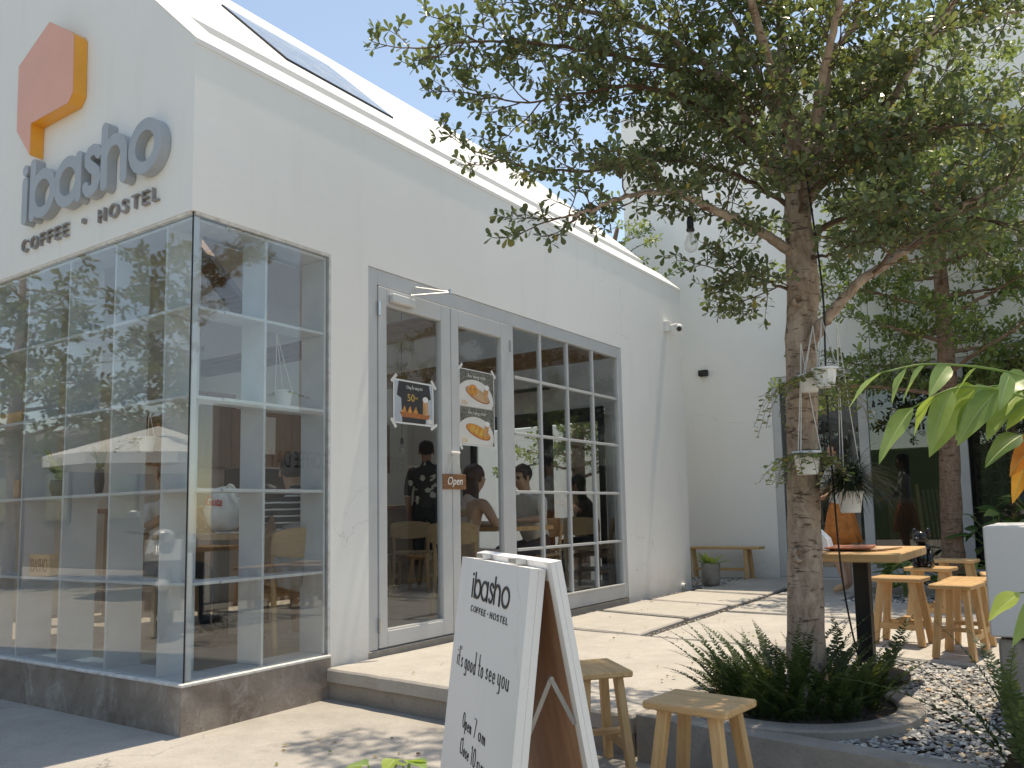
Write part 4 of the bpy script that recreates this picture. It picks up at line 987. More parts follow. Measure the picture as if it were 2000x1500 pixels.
LANCE = [(0, 0), (-.16, .08), (-.36, .25), (-.44, .45), (-.36, .66), (-.17, .86), (0, 1), (.17, .86), (.36, .66), (.44, .45), (.36, .25), (.16, .08)]
def leaf_obj(parent, p, d, nrm, L, w, mat, droop=.25, fold=.25, name='leaf', seg=7):
    """a folded, drooping blade with thickness in its curve"""
    d = V(d).normalized(); nrm = V(nrm); sd = d.cross(nrm).normalized(); n = sd.cross(d); mb = MB(); rows = []
    prof = lambda t: (math.sin(math.pi * t ** .72) ** .8) * (1 - .30 * t) if 0 < t < 1 else 0
    pos = V(p)
    for i in range(seg + 1):
        t = i / seg; dd = (d - V(0, 0, droop * t * 1.6)).normalized(); 
        if i: pos = pos + dd * (L / seg)
        nn = sd.cross(dd); hw = w * .5 * prof(t)
        e = min(hw, w * .018 * (1.2 - t)); cv = nn * (fold * hw)
        rows.append([pos - sd * hw + cv * (1 + .5 * math.sin(t * 9 + p[0] * 50)), pos - sd * hw * .55 + cv * .42, pos - sd * e, pos + sd * e, pos + sd * hw * .55 + cv * .42, pos + sd * hw + cv * (1 + .5 * math.sin(t * 8 + p[1] * 50))])
    k = [q for rw in rows for q in rw]; fs = []; f2 = []
    for i in range(seg):
        for c in range(5):
            a = i * 6 + c; (f2 if c == 2 else fs).append((a, a + 1, a + 7, a + 6))
    mb.faces(k, fs, mat); mb.faces(k, f2, 'vein'); return mb.build(name, parent, True, fix=False)


# foreground branch with big drooping leaves, right edge
fb = thing('leafy_shrub', 'bright green big leaved branches reaching in at the right edge', 'shrub', (4.35, -.75, GZ))
A_ = V(4.10, -.93, 1.02)
def branch(pts, rad, mats, n, L, seed, w=.46):
    r = random.Random(seed); path = smooth_path(pts, 6)
    mb = MB(); mb.tube(path, [rad * (1 - .6 * i / len(path)) for i in range(len(path))], 'fresh', 6); mb.build('stem', fb, True)
    m = len(path) - 1
    for i in range(n):
        t = .18 + .82 * i / (n - 1); q = path[min(m, int(t * m))]; d = (path[min(m, int(t * m) + 1)] - path[max(0, int(t * m) - 1)]).normalized()
        sg = 1 if i % 2 else -1; sd = d.cross(V(0, 0, 1)).normalized() * sg
        ld = d * r.uniform(.3, 1.2) + sd * r.uniform(-.1, .6) + V(0, 0, -r.uniform(.45, 1.0)) if i < n - 1 else d + V(0, 0, -.5)
        leaf_obj(fb, q, ld, V(.35 + r.gauss(0, .5), -.6 + r.gauss(0, .5), .75), L * r.uniform(.65, 1.2), L * w * r.uniform(.85, 1.1), mats[r.randrange(len(mats))], r.uniform(.3, .6))
branch([(4.30, -.85, .55), (4.16, -.93, .95), (3.97, -1.06, 1.055), (3.84, -1.125, 1.085), (3.76, -1.165, 1.075)], .0035, ['lime', 'lime', 'fresh'], 10, .080, 1)
branch([(4.30, -.85, .55), (4.13, -.96, .93), (3.96, -1.05, 1.025), (3.87, -1.10, 1.045), (3.80, -1.13, 1.015)], .0035, ['fresh', 'lime', 'fresh'], 9, .105, 2)
branch([(4.30, -.85, .55), (4.12, -.93, .88), (3.98, -1.0, 1.02), (3.92, -1.03, 1.05), (3.87, -1.07, 1.03)], .0035, ['fresh'], 9, .115, 3)
branch([(4.32, -.83, .55), (4.18, -.86, .85), (4.08, -.95, .99), (3.97, -1.02, 1.06)], .0035, ['fresh', 'deep'], 9, .12, 4)
branch([(4.32, -.83, .50), (4.15, -.90, .80), (4.03, -.96, .95), (3.95, -1.01, .965)], .0035, ['deep', 'deep', 'redleaf', 'deep'], 11, .11, 5)
branch([(4.32, -.83, .3), (4.12, -.95, .62), (4.02, -1.0, .70), (3.93, -1.04, .70)], .003, ['lime', 'fresh'], 6, .10, 6)
branch([(4.32, -.83, .3), (4.12, -.95, .52), (4.02, -1.0, .62), (3.98, -1.02, .60)], .003, ['fresh', 'deep'], 6, .10, 7)
mb = MB(); mb.tube(smooth_path([(4.35, -.75, GZ - .02), (4.34, -.8, .1), (4.31, -.84, .56)], 6), .012, 'twig', 8); mb.build('trunk', fb, True)

# bottom edge potted plant
bp = thing('potted_plant', 'low light green potted plant peeking in at the bottom edge before the sandwich board', 'plant', (2.955, -1.49, GZ))
mb = MB(); mb.lathe([(0, GZ), (.11, GZ), (.15, GZ + .28), (.16, GZ + .30), (.14, GZ + .30), (.13, GZ + .27), (0, GZ + .27)], 'pot_concrete', 22, Matrix.Translation((2.955, -1.49, 0))); mb.build('pot', bp, True)
r = random.Random(17)
for i in range(34):
    a = r.uniform(0, 6.28); q = r.uniform(.02, .13); p = V(2.955 + q * math.cos(a) * .8, -1.49 + q * math.sin(a) * .8, r.uniform(.335, .44) - q * .5)
    mb = MB(); mb.tube([(2.955 + q * .3 * math.cos(a), -1.49 + q * .3 * math.sin(a), .02), p], [.003, .002], 'fresh', 4); mb.build('stalk', bp)
    leaf_obj(bp, p, V(math.cos(a), math.sin(a), r.uniform(-.1, .5)), V(r.gauss(0, .2), r.gauss(0, .2), 1), r.uniform(.035, .055), r.uniform(.035, .05), r.choice(['lime', 'fresh', 'lime']), .2)

# concrete pot with bird's nest fern by the cafe corner
pf = thing('potted_fern', "bird's nest fern in a weathered round concrete pot at the cafe corner", 'plant', (.13, 6.93, PZ))
mb = MB(); mb.lathe([(0, PZ), (.095, PZ), (.112, PZ + .06), (.115, PZ + .26), (.105, PZ + .275), (.092, PZ + .265), (.09, PZ + .22), (0, PZ + .22)], 'pot_concrete', 24, Matrix.Translation((.13, 6.93, 0))); mb.build('pot', pf, True)
r = random.Random(31)
for i in range(17):
    a = 6.28 * i / 17 + r.uniform(-.2, .2); e = r.uniform(.5, 1.6)
    leaf_obj(pf, (.13 + .03 * math.cos(a), 6.93 + .03 * math.sin(a), PZ + .23), (math.cos(a), math.sin(a), e), (-math.cos(a) * e, -math.sin(a) * e, 1), r.uniform(.20, .30), r.uniform(.055, .075), 'lime' if i % 3 else 'fresh', r.uniform(.25, .6))

# shrubs in front of the hostel glass
def bush(name, label, c, n, L, w, mats, seed, h=.5, spread=.3, group=None):
    r = random.Random(seed); t = thing(name, label, 'plant', c, group)
    for i in range(n):
        a = r.uniform(0, 6.28); q = r.uniform(.05, 1) * spread; z = r.uniform(.15, 1) * h; p = V(c) + V(q * math.cos(a), q * math.sin(a), z)
        mb = MB(); mb.tube(smooth_path([V(c) + V(.02 * math.cos(a), .02 * math.sin(a), 0), V(c) + V(q * .4 * math.cos(a), q * .4 * math.sin(a), z * .7), p], 3), .006, 'fresh', 4); mb.build('stem', t)
        for k in range(3):
            b = a + r.gauss(0, .9); leaf_obj(t, p, (math.cos(b), math.sin(b), r.uniform(-.3, .5)), (r.gauss(0, .3), r.gauss(0, .3), 1), L * r.uniform(.7, 1.2), w * r.uniform(.7, 1.2), r.choice(mats), r.uniform(.2, .5))
    return t
bush('leafy_plant', 'broad leaved plant beside the second tree trunk by the hostel glass', (3.25, 7.3, PZ), 26, .24, .11, ['deep', 'deep', 'fresh'], 51, .95, .42)
bush('leafy_plant', 'low green plant behind the table stools before the hostel glass', (2.45, 6.35, PZ), 12, .26, .085, ['fresh', 'deep'], 52, .40, .22)
bush('leafy_plant', 'tall dark shrub behind the white cabinet in front of the block screen', (3.75, 7.0, PZ), 30, .20, .10, ['deep', 'deep', 'fresh', 'lime'], 53, 1.35, .45)

# ------------------------------------------------------------------ hanging pots and bulbs
def trail(mb_vs, mb_fs, tw, r, p, L, leaf=.03, out=.25):
    a = r.uniform(0, 6.28); d = V(math.cos(a) * out, math.sin(a) * out, .15); pts = [V(p)]; q = V(p); n = max(3, int(L / .02))
    for i in range(n):
        d = (d + V(r.gauss(0, .12), r.gauss(0, .12), -.11)).normalized(); q = q + d * .02; pts.append(q.copy())
        if i % 1 == 0:
            b = r.uniform(0, 6.28); add_leaf(mb_vs, mb_fs, q, V(math.cos(b), math.sin(b), r.uniform(-.4, .4)), V(r.gauss(0, .4), r.gauss(0, .4), 1), leaf * r.uniform(.6, 1.2), .7)
    tw.append(pts)
def hanging_pot(label, c, rr, h, hook, strands, tl, leafm, seed, ribs=False, group='hanging pots on the terrace tree'):
    r = random.Random(seed); c = V(c); t = thing('hanging_pot', label, 'hanging pot', c - V(0, 0, h), group)
    mb = MB(); n = 24; k0 = len(mb.v)
    prof = [(0, -h), (rr * .68, -h), (rr * .72, -h * .95), (rr * .93, -h * .12), (rr * 1.04, -h * .10), (rr * 1.04, 0), (rr * .95, 0), (rr * .9, -h * .2), (0, -h * .2)]
    mb.lathe(prof, 'plastic_white', n, Matrix.Translation(c))
    if ribs:
        for i in range(len(mb.v)):
            if n * 2 <= i < n * 4 and i % 2: p = V(mb.v[i]) - c; mb.v[i] = tuple(c + V(p.x * .955, p.y * .955, p.z))
    mb.build('pot', t, not ribs)
    mb = MB()
    for k in range(3):
        a = 6.28 * k / 3 + .4; mb.tube([c + V(rr * math.cos(a), rr * math.sin(a), -.004), c.lerp(V(hook), .5) + V(rr * .45 * math.cos(a), rr * .45 * math.sin(a), 0), hook], .0022, 'cord', 5)
    mb.build('cords', t)
    vs, fs, tw = [], [], []
    for i in range(strands): trail(vs, fs, tw, r, c + V(r.uniform(-.5, .5) * rr, r.uniform(-.5, .5) * rr, -.01), r.uniform(*tl), out=r.uniform(.2, 1.2))
    mb = MB()
    for p in tw: mb.tube(p, .0012, 'twig', 3, False)
    k = len(mb.v); mi = mb.mi(leafm); mb.v += vs; mb.f += [tuple(x + k for x in f) for f in fs]; mb.m += [mi] * len(fs)
    tag(mb.build('trailing_plant', t, fix=False), kind='stuff')
    return t
HP = 'hanging pots on the terrace tree'
hanging_pot('ribbed white hanging pot highest beside the trunk', (3.11, 1.04, 1.46), .056, .085, (3.07, 1.20, 1.72), 12, (.06, .22), 'trail', 61, True)
hanging_pot('white hanging pot with yellowing trailing plant against the trunk', (3.00, 1.08, 1.10), .062, .105, (2.99, 1.12, 1.60), 48, (.10, .32), 'trail', 62)
hanging_pot('small white pot half hidden behind the ribbed one', (3.02, 1.12, 1.45), .05, .08, (3.03, 1.19, 1.69), 34, (.10, .42), 'trail', 63)
t = hanging_pot('white hanging pot under a dark mop of strap leaves', (3.12, 1.32, .92), .062, .10, (3.13, 1.22, 1.70), 0, (.1, .2), 'trail', 64)
r = random.Random(65); vs, fs = [], []
for i in range(900):
    a = r.uniform(0, 6.28); d = V(math.cos(a) * r.uniform(.2, 1), math.sin(a) * r.uniform(.2, 1), r.uniform(.3, 1.3)).normalized(); p = V(3.12, 1.32, .92); L = r.uniform(.14, .36); n = 8; pr_ = []
    sd = d.cross(V(0, 0, 1)).normalized() * .004
    for k in range(n):
        pr_.append(p.copy()); p = p + d * (L / n); d = (d + V(r.gauss(0, .12), r.gauss(0, .12), -.30)).normalized()
    for k in range(n - 1):
        b = len(vs); w0 = 1 - k / n; w1 = 1 - (k + 1) / n; vs += [tuple(pr_[k] - sd * w0), tuple(pr_[k] + sd * w0), tuple(pr_[k + 1] + sd * w1), tuple(pr_[k + 1] - sd * w1)]; fs.append((b, b + 1, b + 2, b + 3))
me = bpy.data.meshes.new('strap_leaves'); me.from_pydata(vs, [], fs); me.materials.append(M['grassblack']); me.update(); tag(put('strap_leaves', me, t), kind='stuff')
def bulb(label, top, L, group='filament bulbs hung in the trees', cord=.35):
    top = V(top); t = thing('light_bulb', label, 'light bulb', top - V(0, 0, L), group)
    mb = MB(); mb.tube([top + V(0, 0, cord), top], .003, 'cable', 6); mb.lathe([(0, 0), (.013, 0), (.016, -.02), (.016, -.05), (.019, -.055), (.019, -.065), (0, -.065)], 'black_metal', 14, Matrix.Translation(top)); mb.build('socket', t, True)
    mb = MB(); mb.lathe([(.012, -.06), (.014, -.075), (.026, -.10), (.031, -.125), (.027, -.148), (.014, -.162), (0, -.165)], 'bulb', 18, Matrix.Translation(top)); mb.build('glass', t, True)
    mb = MB(); mb.tube([top + V(0, 0, -.065), top + V(.004, 0, -.09), top + V(0, .004, -.12), top + V(-.004, 0, -.09), top + V(0, 0, -.066)], .0015, 'filament', 5); mb.build('filament', t)
bulb('clear filament bulb hanging clear of the leaves beside the cafe roof', (2.61, .79, 2.185), .165, cord=.12)
bulb('filament bulb hanging in the fork of the terrace tree', (2.96, 1.12, 2.63), .165, cord=.2)
bulb('left of the two dim bulbs hanging before the hostel glass', (2.18, 6.7, 1.98), .165, cord=1.6); bulb('right of the two dim bulbs hanging before the hostel glass', (2.38, 6.75, 1.96), .165, cord=1.6)
mb = MB(); mb.tube(smooth_path([(3.02, 1.25, 2.5), (3.08, 1.20, 1.87), (3.07, 1.22, 1.5), (3.06, 1.26, 1.16), (3.045, 1.38, .59), (3.06, 1.47, .25), (3.09, 1.55, .02), (3.10, 1.6, -.05)], 6), .005, 'cable', 6)
tag(mb.build('power_cable'), 'thin black cable hanging down beside the tree trunk', 'cable')
print('leaves', NL)

# ================================================================== FURNITURE OUTSIDE
def make_stool(h=.44, sx=.33, sy=.24):
    t = thing('stool', 'stool', 'stool')
    mb = MB(); mb.box((-sx / 2, -sy / 2, h - .028), (sx / 2, sy / 2, h), 'oakX', .007); mb.build('seat', t)
    tx, ty, bx, by = sx * .30, sy * .30, sx * .46, sy * .44
    for a in (-1, 1):
        for b in (-1, 1):
            mb = MB(); mb.beam((a * tx, b * ty, h - .028), (a * bx, b * by, 0), .036, .044, 'oakZ', (a, 0, 0), .004); mb.build('leg', t)
    z = .125; f = 1 - z / (h - .03); xx = bx + (tx - bx) * (1 - f); yy = by + (ty - by) * (1 - f)
    for b in (-1, 1):
        mb = MB(); mb.box((-xx + .016, b * yy - .011, z - .024), (xx - .016, b * yy + .011, z + .02), 'oakX', .003); mb.build('stretcher', t)
    mb = MB(); mb.box((-.022, -yy - .03, z + .0205), (.022, yy + .03, z + .042), 'oakY', .003); mb.build('cross_bar', t)
    return t
st = make_stool(); first = [True]
def stool(loc, rz, label, group):
    if first[0]:
        first[0] = False; st.location = loc; st.rotation_euler = (0, 0, rz); st['label'] = label; st['group'] = group; return st
    return dup(st, loc, rz, label, group)
GF, GT = 'stools standing on the lower pavement', 'stools around the terrace table'
stool((2.83, .16, GZ), R(-6), 'oak stool standing alone in front of the kerb before the fern bed', GF)
stool((2.17, .56, GZ), R(-42), 'oak stool tight behind the sandwich board, nearer the slab edge', GF)
stool((2.22, .02, GZ), R(-30), 'oak stool half hidden behind the sandwich board with a cup on it', GF)
stool((2.94, 3.36, PZ), R(-8), 'oak stool nearest the tree trunk on the sunlit slab', GT)
stool((3.335, 2.98, PZ), R(82), 'front one of two oak stools pushed together beside the white cabinet', GT)
stool((3.35, 3.32, PZ), R(86), 'rear one of two oak stools pushed together beside the white cabinet', GT)
stool((2.99, 4.35, PZ), R(-10), 'oak stool carrying the black figurine', GT)
stool((3.05, 5.35, PZ), R(-6), 'farthest oak stool in front of the second tree', GT)
stool((3.55, 3.85, PZ), R(10), 'oak stool mostly hidden behind the white cabinet edge', GT)
cup = thing('plastic_cup', 'clear plastic cup on the stool behind the sandwich board', 'cup', (2.28, -.02, GZ + .441))
mb = MB(); T = Matrix.Translation((2.30, -.01, GZ + .441)); mb.lathe([(0, .002), (.026, .002), (.034, .085), (.037, .088), (.034, .089), (.0255, .006), (0, .006)], 'bulb', 20, T); mb.build('wall', cup, True)
mb = MB(); mb.lathe([(0, .007), (.026, .007), (.0285, .03), (0, .031)], 'photo_plate', 18, T); mb.build('drink', cup, True)

# terrace table
tb = thing('terrace_table', 'wooden topped table on one black leg behind the tree trunk', 'table', (2.98, 2.12, PZ))
for k in range(4):
    y0 = 1.60 + k * .195; mb = MB(); mb.box((2.74, y0, .575), (3.27, y0 + .192, .62), 'oakX', .006); mb.build('plank', tb)
mb = MB(); mb.box((2.94, 2.06, -.05), (3.02, 2.14, .575), 'black_metal', .004); mb.build('leg', tb)
mb = MB(); mb.lathe([(0, PZ + .002), (.21, PZ + .002), (.215, PZ + .02), (.20, PZ + .032), (.05, PZ + .05), (0, PZ + .05)], 'black_metal', 28, Matrix.Translation((2.98, 2.10, 0))); mb.build('base_plate', tb, True)
mb = MB()
for (x, y, a, m_) in ((3.02, 1.95, 8, 'menu'), (3.10, 1.99, -12, 'tan_card')):
    pass
for i, (x, y, a, m_, lab) in enumerate(((2.98, 1.88, 6, 'menu', 'terracotta menu card lying on top on the terrace table'), (3.06, 1.93, -14, 'tan_card', 'tan menu card lying under the terracotta one on the terrace table'))):
    mb = MB(); z0 = .624 + (.010 if i == 0 else 0); T = Matrix.Translation((x, y, z0)) @ Matrix.Rotation(R(a), 4, 'Z'); mb.box((-.11, -.15, 0), (.11, .15, .008), m_, .002, T)
    tag(mb.build('menu_card'), lab, 'menu')
np_ = thing('paper_bag', 'crumpled white paper bag with black print on the terrace table', 'bag', (2.78, 1.85, .622))
mb = MB(); mb.prism([(-.09, 0), (.09, 0), (.07, .06), (.02, .105), (-.045, .10), (-.085, .05)], lambda x, z, y: V(2.80 + x, 1.85 + y + .04 * z / .1, .623 + z), -.05, .05, 'paper'); mb.build('paper', np_)
mb = MB(); mb.prism([(-.03, .012), (.045, .012), (.03, .04), (-.01, .035)], lambda x, z, y: V(2.80 + x, 1.85 + y + .04 * z / .1, .623 + z), -.0525, -.0505, 'ink'); mb.build('print', np_)

# black figurine on the stool
fg = thing('figurine', 'glossy black ceramic dog figurine on an oak stool', 'figurine', (2.95, 4.33, PZ + .441))
z = PZ + .442
mb = MB(); c = V(2.95, 4.33, z)
mb.lathe([(0, 0), (.07, 0), (.075, .02), (.06, .09), (.055, .14), (.045, .17), (0, .18)], 'ceramic_black', 18, Matrix.Translation(c)); mb.build('body', fg, True)
mb = MB(); mb.sphere(c + V(-.01, -.02, .225), (.062, .066, .055), 'ceramic_black'); mb.sphere(c + V(-.03, -.08, .21), (.03, .045, .026), 'ceramic_black')
mb.sphere(c + V(.045, -.005, .26), (.018, .03, .04), 'ceramic_black'); mb.sphere(c + V(-.055, .0, .26), (.018, .03, .04), 'ceramic_black'); mb.build('head', fg, True)
for a in (-1, 1):
    mb = MB(); mb.tube([c + V(a * .05, -.03, .13), c + V(a * .055, -.06, .06), c + V(a * .05, -.075, .012)], [.022, .02, .024], 'ceramic_black', 10); mb.sphere(c + V(a * .05, -.095, .014), (.022, .035, .014), 'ceramic_black'); mb.build('leg', fg, True)

# bench by the white wall
bn = thing('bench', 'narrow oak bench standing against the white hostel wall', 'bench', (0, 8.05, PZ))
mb = MB(); mb.box((-.75, 7.93, .315), (.41, 8.16, .35), 'oakX', .006); mb.build('seat', bn)
for x in (-.6, .20):
    for y, s in ((7.97, -1), (8.12, 1)):
        mb = MB(); mb.beam((x, y, .315), (x + .02, y + s * .04, PZ), .05, .045, 'oakZ'); mb.build('leg', bn)
mb = MB(); mb.box((-.58, 8.03, .03), (.19, 8.06, .065), 'oakX', .003); mb.build('stretcher', bn)

# white cabinet on a concrete pedestal
ped = MB(); ped.box((3.665, 1.52, GZ), (4.5, 2.2, .252), 'curb', .012); tag(ped.build('pedestal'), 'rough concrete pedestal under the white cabinet', 'pedestal')
cb = thing('white_cabinet', 'plain white metal cabinet on the concrete pedestal at the right edge', 'cabinet', (4.0, 1.8, .256))
mb = MB(); mb.box((3.64, 1.49, .268), (4.5, 2.18, .748), 'box_white', .006); mb.build('body', cb)
mb = MB(); mb.box((3.70, 1.53, .254), (4.5, 2.15, .267), 'black_metal'); mb.build('base', cb)

# sandwich board
SA = V(2.612, -.883, .74); SU = V(.797, -.604, 0).normalized(); SN = V(-.604, -.797, 0).normalized(); H = 1.0
sb = thing('sandwich_board', 'white wooden sandwich board with black ibasho lettering and opening hours', 'sign', (2.85, -1.05, GZ))
t7 = math.tan(R(7)); WD = .583
def SB(u, w_, d):      # along the top, down the face, out of the face
    dn = (SN * t7 + V(0, 0, -1)).normalized(); nn = SU.cross(dn)
    if nn.dot(SN) < 0: nn = -nn
    return SA + SU * u + dn * w_ + nn * d
ch = MB(); ch.prism([(0, 0), (WD, 0), (WD, 1.004), (0, 1.004)], SB, 0.0, -.018, 'sign_white'); ch.build('front_panel', sb)
for (u0, u1, w0, w1) in ((0, .03, 0, 1.004), (WD - .03, WD, 0, 1.004), (.03, WD - .03, 0, .04)):
    mb = MB(); mb.prism([(u0, w0), (u1, w0), (u1, w1), (u0, w1)], SB, -.0185, -.033, 'sign_white'); mb.build('batten', sb)
mb = MB(); mb.prism([(.032, .042), (WD - .032, .042), (WD - .032, 1.0), (.032, 1.0)], SB, -.0188, -.022, 'ply'); mb.build('front_backing', sb)
S2 = V(3.133, -1.207, .755) - SU * .583; t8 = math.tan(R(9.6))
def SB2(u, w_, d):
    dn = (-SN * t8 + V(0, 0, -1)).normalized(); nn = SU.cross(dn)
    if nn.dot(-SN) < 0: nn = -nn
    return S2 + SU * u + dn * w_ + nn * d
mb = MB(); mb.prism([(0, 0), (WD, 0), (WD, 1.02), (0, 1.02)], SB2, .0, -.013, 'sign_white'); mb.build('rear_panel', sb)
for (u0, u1, w0, w1) in ((0, .03, 0, 1.02), (WD - .03, WD, 0, 1.02), (.03, WD - .03, 0, .04)):
    mb = MB(); mb.prism([(u0, w0), (u1, w0), (u1, w1), (u0, w1)], SB2, -.0135, -.024, 'sign_white'); mb.build('batten', sb)
mb = MB(); mb.prism([(.032, .042), (WD - .032, .042), (WD - .032, 1.01), (.032, 1.01)], SB2, -.0138, -.017, 'ply'); mb.build('rear_backing', sb)
mb = MB(); a, b, c = SB(WD - .02, .33, -.036), SB2(WD - .02, .33, -.027), None
c = (a + b) / 2 + V(0, 0, .10); mb.beam(a, c, .010, .003, 'stay', SU); mb.beam(c, b, .010, .003, 'stay', SU); mb.tube([c - SU * .006, c + SU * .006], .005, 'stay', 10); mb.build('folding_stay', sb)
for u0 in (.12, .40):
    mb = MB(); mb.prism([(u0, -.002), (u0 + .06, -.002), (u0 + .06, .02), (u0, .02)], lambda u, w_, d: V(*(SA + SU * u - SN * (w_ + .01) + V(0, 0, d))), .001, .012, 'steel'); mb.build('hinge', sb)
ibasho(sb, lambda a_, b_, d: SB(.145 + a_, .097 - b_, d), .315, .050, .0066, .0022, .0004, 'ink')
def stext(txt, u, w_, cap, width, sw=.0019, space=.06):
    stroke_text('lettering', txt, lambda a, b, d: SB(u + a, w_ - b, d), cap, sw, .0018, .0003, 'ink', sb, width, False, space)
stext('COFFEE', .147, .129, .0145, .138, .0014, .2); stext('.', .304, .128, .0145, .004, .004); stext('HOSTEL', .325, .128, .0145, .14, .0014, .2)
stext("it's", .066, .272, .048, .055); stext('good', .145, .270, .048, .10); stext('to', .272, .266, .048, .042); stext('see', .338, .262, .048, .075); stext('you', .435, .258, .048, .08)
stext('Qpen', .182, .402, .036, .082, .0013); stext('7', .285, .402, .042, .022, .0014); stext('am', .328, .398, .036, .056, .0013)
stext('Klose', .182, .462, .036, .082, .0013); stext('10', .285, .462, .042, .038, .0014); stext('pm', .342, .458, .036, .056, .0013)

# open sign and posters on the doors
op = thing('open_sign', 'small brown wooden Open sign hanging on strings from the door hook', 'sign', (.02, 2.2, 1.05))
mb = MB(); mb.box((.012, 2.075, 1.05), (.026, 2.345, 1.165), 'walnutY', .003); mb.build('board', op)
place_text('lettering', 'Open', .085, frame((.0275, 2.125, 1.085), (0, 1, 0), (0, 0, 1), (1, 0, 0)), width=.175, parent=op, extrude=.001, mat='white_paint', shear=.25)
mb = MB(); mb.tube([(.02, 2.13, 1.165), (.035, 2.19, 1.33)], .003, 'cord', 5); mb.tube([(.02, 2.29, 1.165), (.035, 2.22, 1.33)], .003, 'cord', 5); mb.build('string', op)
def pfn(y, z, d): return V(-.0255 + d, y, z)
def rect(mb, y0, y1, z0, z1, d, m_): mb.prism([(y0, z0), (y1, z0), (y1, z1), (y0, z1)], pfn, d, d + .0003, m_)
def ell(mb, cy, cz, ry, rz_, d, m_, a0=0, a1=360, n=24): mb.prism(arc2(cy, cz, ry, rz_, a0, a1, n)[: (n if a1 - a0 == 360 else n + 1)], pfn, d, d + .0003, m_)
def tapes(t, pts):
    for (y, z, a) in pts:
        mb = MB(); ca, sa = math.cos(R(a)), math.sin(R(a)); q = [(-.04, -.012), (.04, -.012), (.04, .012), (-.04, .012)]
        mb.prism([(y + u * ca - v * sa, z + u * sa + v * ca) for u, v in q], pfn, .0032, .0036, 'plastic_white'); mb.build('tape', t)
p1 = thing('poster', 'square dark menu poster with sandwiches taped to the left door', 'poster', (-.025, 1.8, 1.51))
mb = MB(); rect(mb, 1.60, 2.03, 1.515, 1.835, .0002, 'paper'); mb.build('sheet', p1)
mb = MB(); rect(mb, 1.612, 2.018, 1.527, 1.823, .0008, 'photo_blue'); mb.prism([(1.655, 1.823), (1.98, 1.823), (2.0, 1.72), (1.95, 1.70), (1.94, 1.527), (1.69, 1.527), (1.68, 1.70), (1.635, 1.72)], pfn, .0014, .0016, 'photo_dark')
mb.prism([(1.66, 1.60), (1.99, 1.60), (1.97, 1.565), (1.69, 1.565)], pfn, .0019, .0021, 'photo_tray'); 
for k in range(3): mb.prism([(1.68 + k * .06, 1.60), (1.735 + k * .06, 1.60), (1.715 + k * .06, 1.65)], pfn, .0022 + k * .0001, .0025 + k * .0001, 'photo_bread')
rect(mb, 1.91, 1.965, 1.595, 1.70, .0022, 'photo_glass'); ell(mb, 1.9375, 1.71, .03, .022, .0024, 'paper'); ell(mb, 1.985, 1.55, .03, .018, .0024, 'photo_plate'); mb.build('print', p1)
place_text('lettering', '50', .075, frame((-.0231, 1.745, 1.685), (0, 1, 0), (0, 0, 1), (1, 0, 0)), width=.075, parent=p1, extrude=.0002, mat='photo_gold')
place_text('lettering', '000', .022, frame((-.0231, 1.825, 1.705), (0, 1, 0), (0, 0, 1), (1, 0, 0)), width=.03, parent=p1, extrude=.0002, mat='photo_gold')
place_text('lettering', 'Công Ăn sáng nhé', .032, frame((-.0231, 1.735, 1.775), (0, 1, 0), (0, 0, 1), (1, 0, 0)), width=.17, parent=p1, extrude=.0002, mat='white_paint')
tapes(p1, ((1.605, 1.838, 45), (2.028, 1.832, -50), (1.60, 1.515, -50), (2.03, 1.515, 30)))
p2 = thing('poster', 'tall menu poster with two plates of pastry taped to the right door', 'poster', (-.025, 2.55, 1.40))
mb = MB(); rect(mb, 2.335, 2.79, 1.40, 2.015, .0002, 'paper'); mb.build('sheet', p2)
mb = MB()
for z0 in (1.71, 1.41):
    rect(mb, 2.343, 2.782, z0, z0 + .298, .0008, 'photo_speck'); ell(mb, 2.53, z0 + .06, .245, .165, .0012, 'photo_plate', -12, 192, 26)
    rect(mb, 2.343, 2.76, z0 + .002, z0 + .055, .0016, 'photo_plate')
    T = lambda y, z: (2.57 + (y * .96 - z * -.25) * 1.0, z0 + .105 + (z * .96 - y * .25))
    mb.prism([T(y, z) for y, z in arc2(0, 0, .165, .05, 0, 360, 26)[:-1]], pfn, .0020, .0023, 'photo_tray'); mb.prism([T(y, z + .006) for y, z in arc2(0, 0, .155, .045, 0, 360, 26)[:-1]], pfn, .0025, .0028, 'photo_bread' if z0 < 1.5 else 'tan_card')
    if z0 > 1.5: ell(mb, 2.505, z0 + .14, .06, .045, .0030, 'photo_bread')
    else:
        for k in range(3): mb.prism([T(-.11 + k * .06, -.02), T(-.06 + k * .06, -.02), T(-.075 + k * .06, .05)], pfn, .0030 + k * .0001, .0033 + k * .0001, 'photo_gold')
    mb.prism([T(.07, -.01), T(.12, -.01), T(.125, .09), T(.065, .09)], pfn, .0030, .0033, 'photo_glass'); ell(mb, T(.095, .1)[0], T(.095, .1)[1], .033, .022, .0034, 'paper')
mb.build('print', p2)
for z0 in (1.725, 1.425): place_text('lettering', '55k', .05, frame((-.0225, 2.36, z0), (0, 1, 0), (0, 0, 1), (1, 0, 0)), width=.075, parent=p2, extrude=.0002, mat='photo_gold')
for z0 in (1.95, 1.655): place_text('lettering', 'Ăn sáng nhé', .035, frame((-.0235, 2.44, z0), (0, 1, 0), (0, 0, 1), (1, 0, 0)), width=.23, parent=p2, extrude=.0002, mat='paper')
tapes(p2, ((2.345, 2.02, 45), (2.78, 2.01, -45), (2.34, 1.40, -55), (2.785, 1.40, 45)))

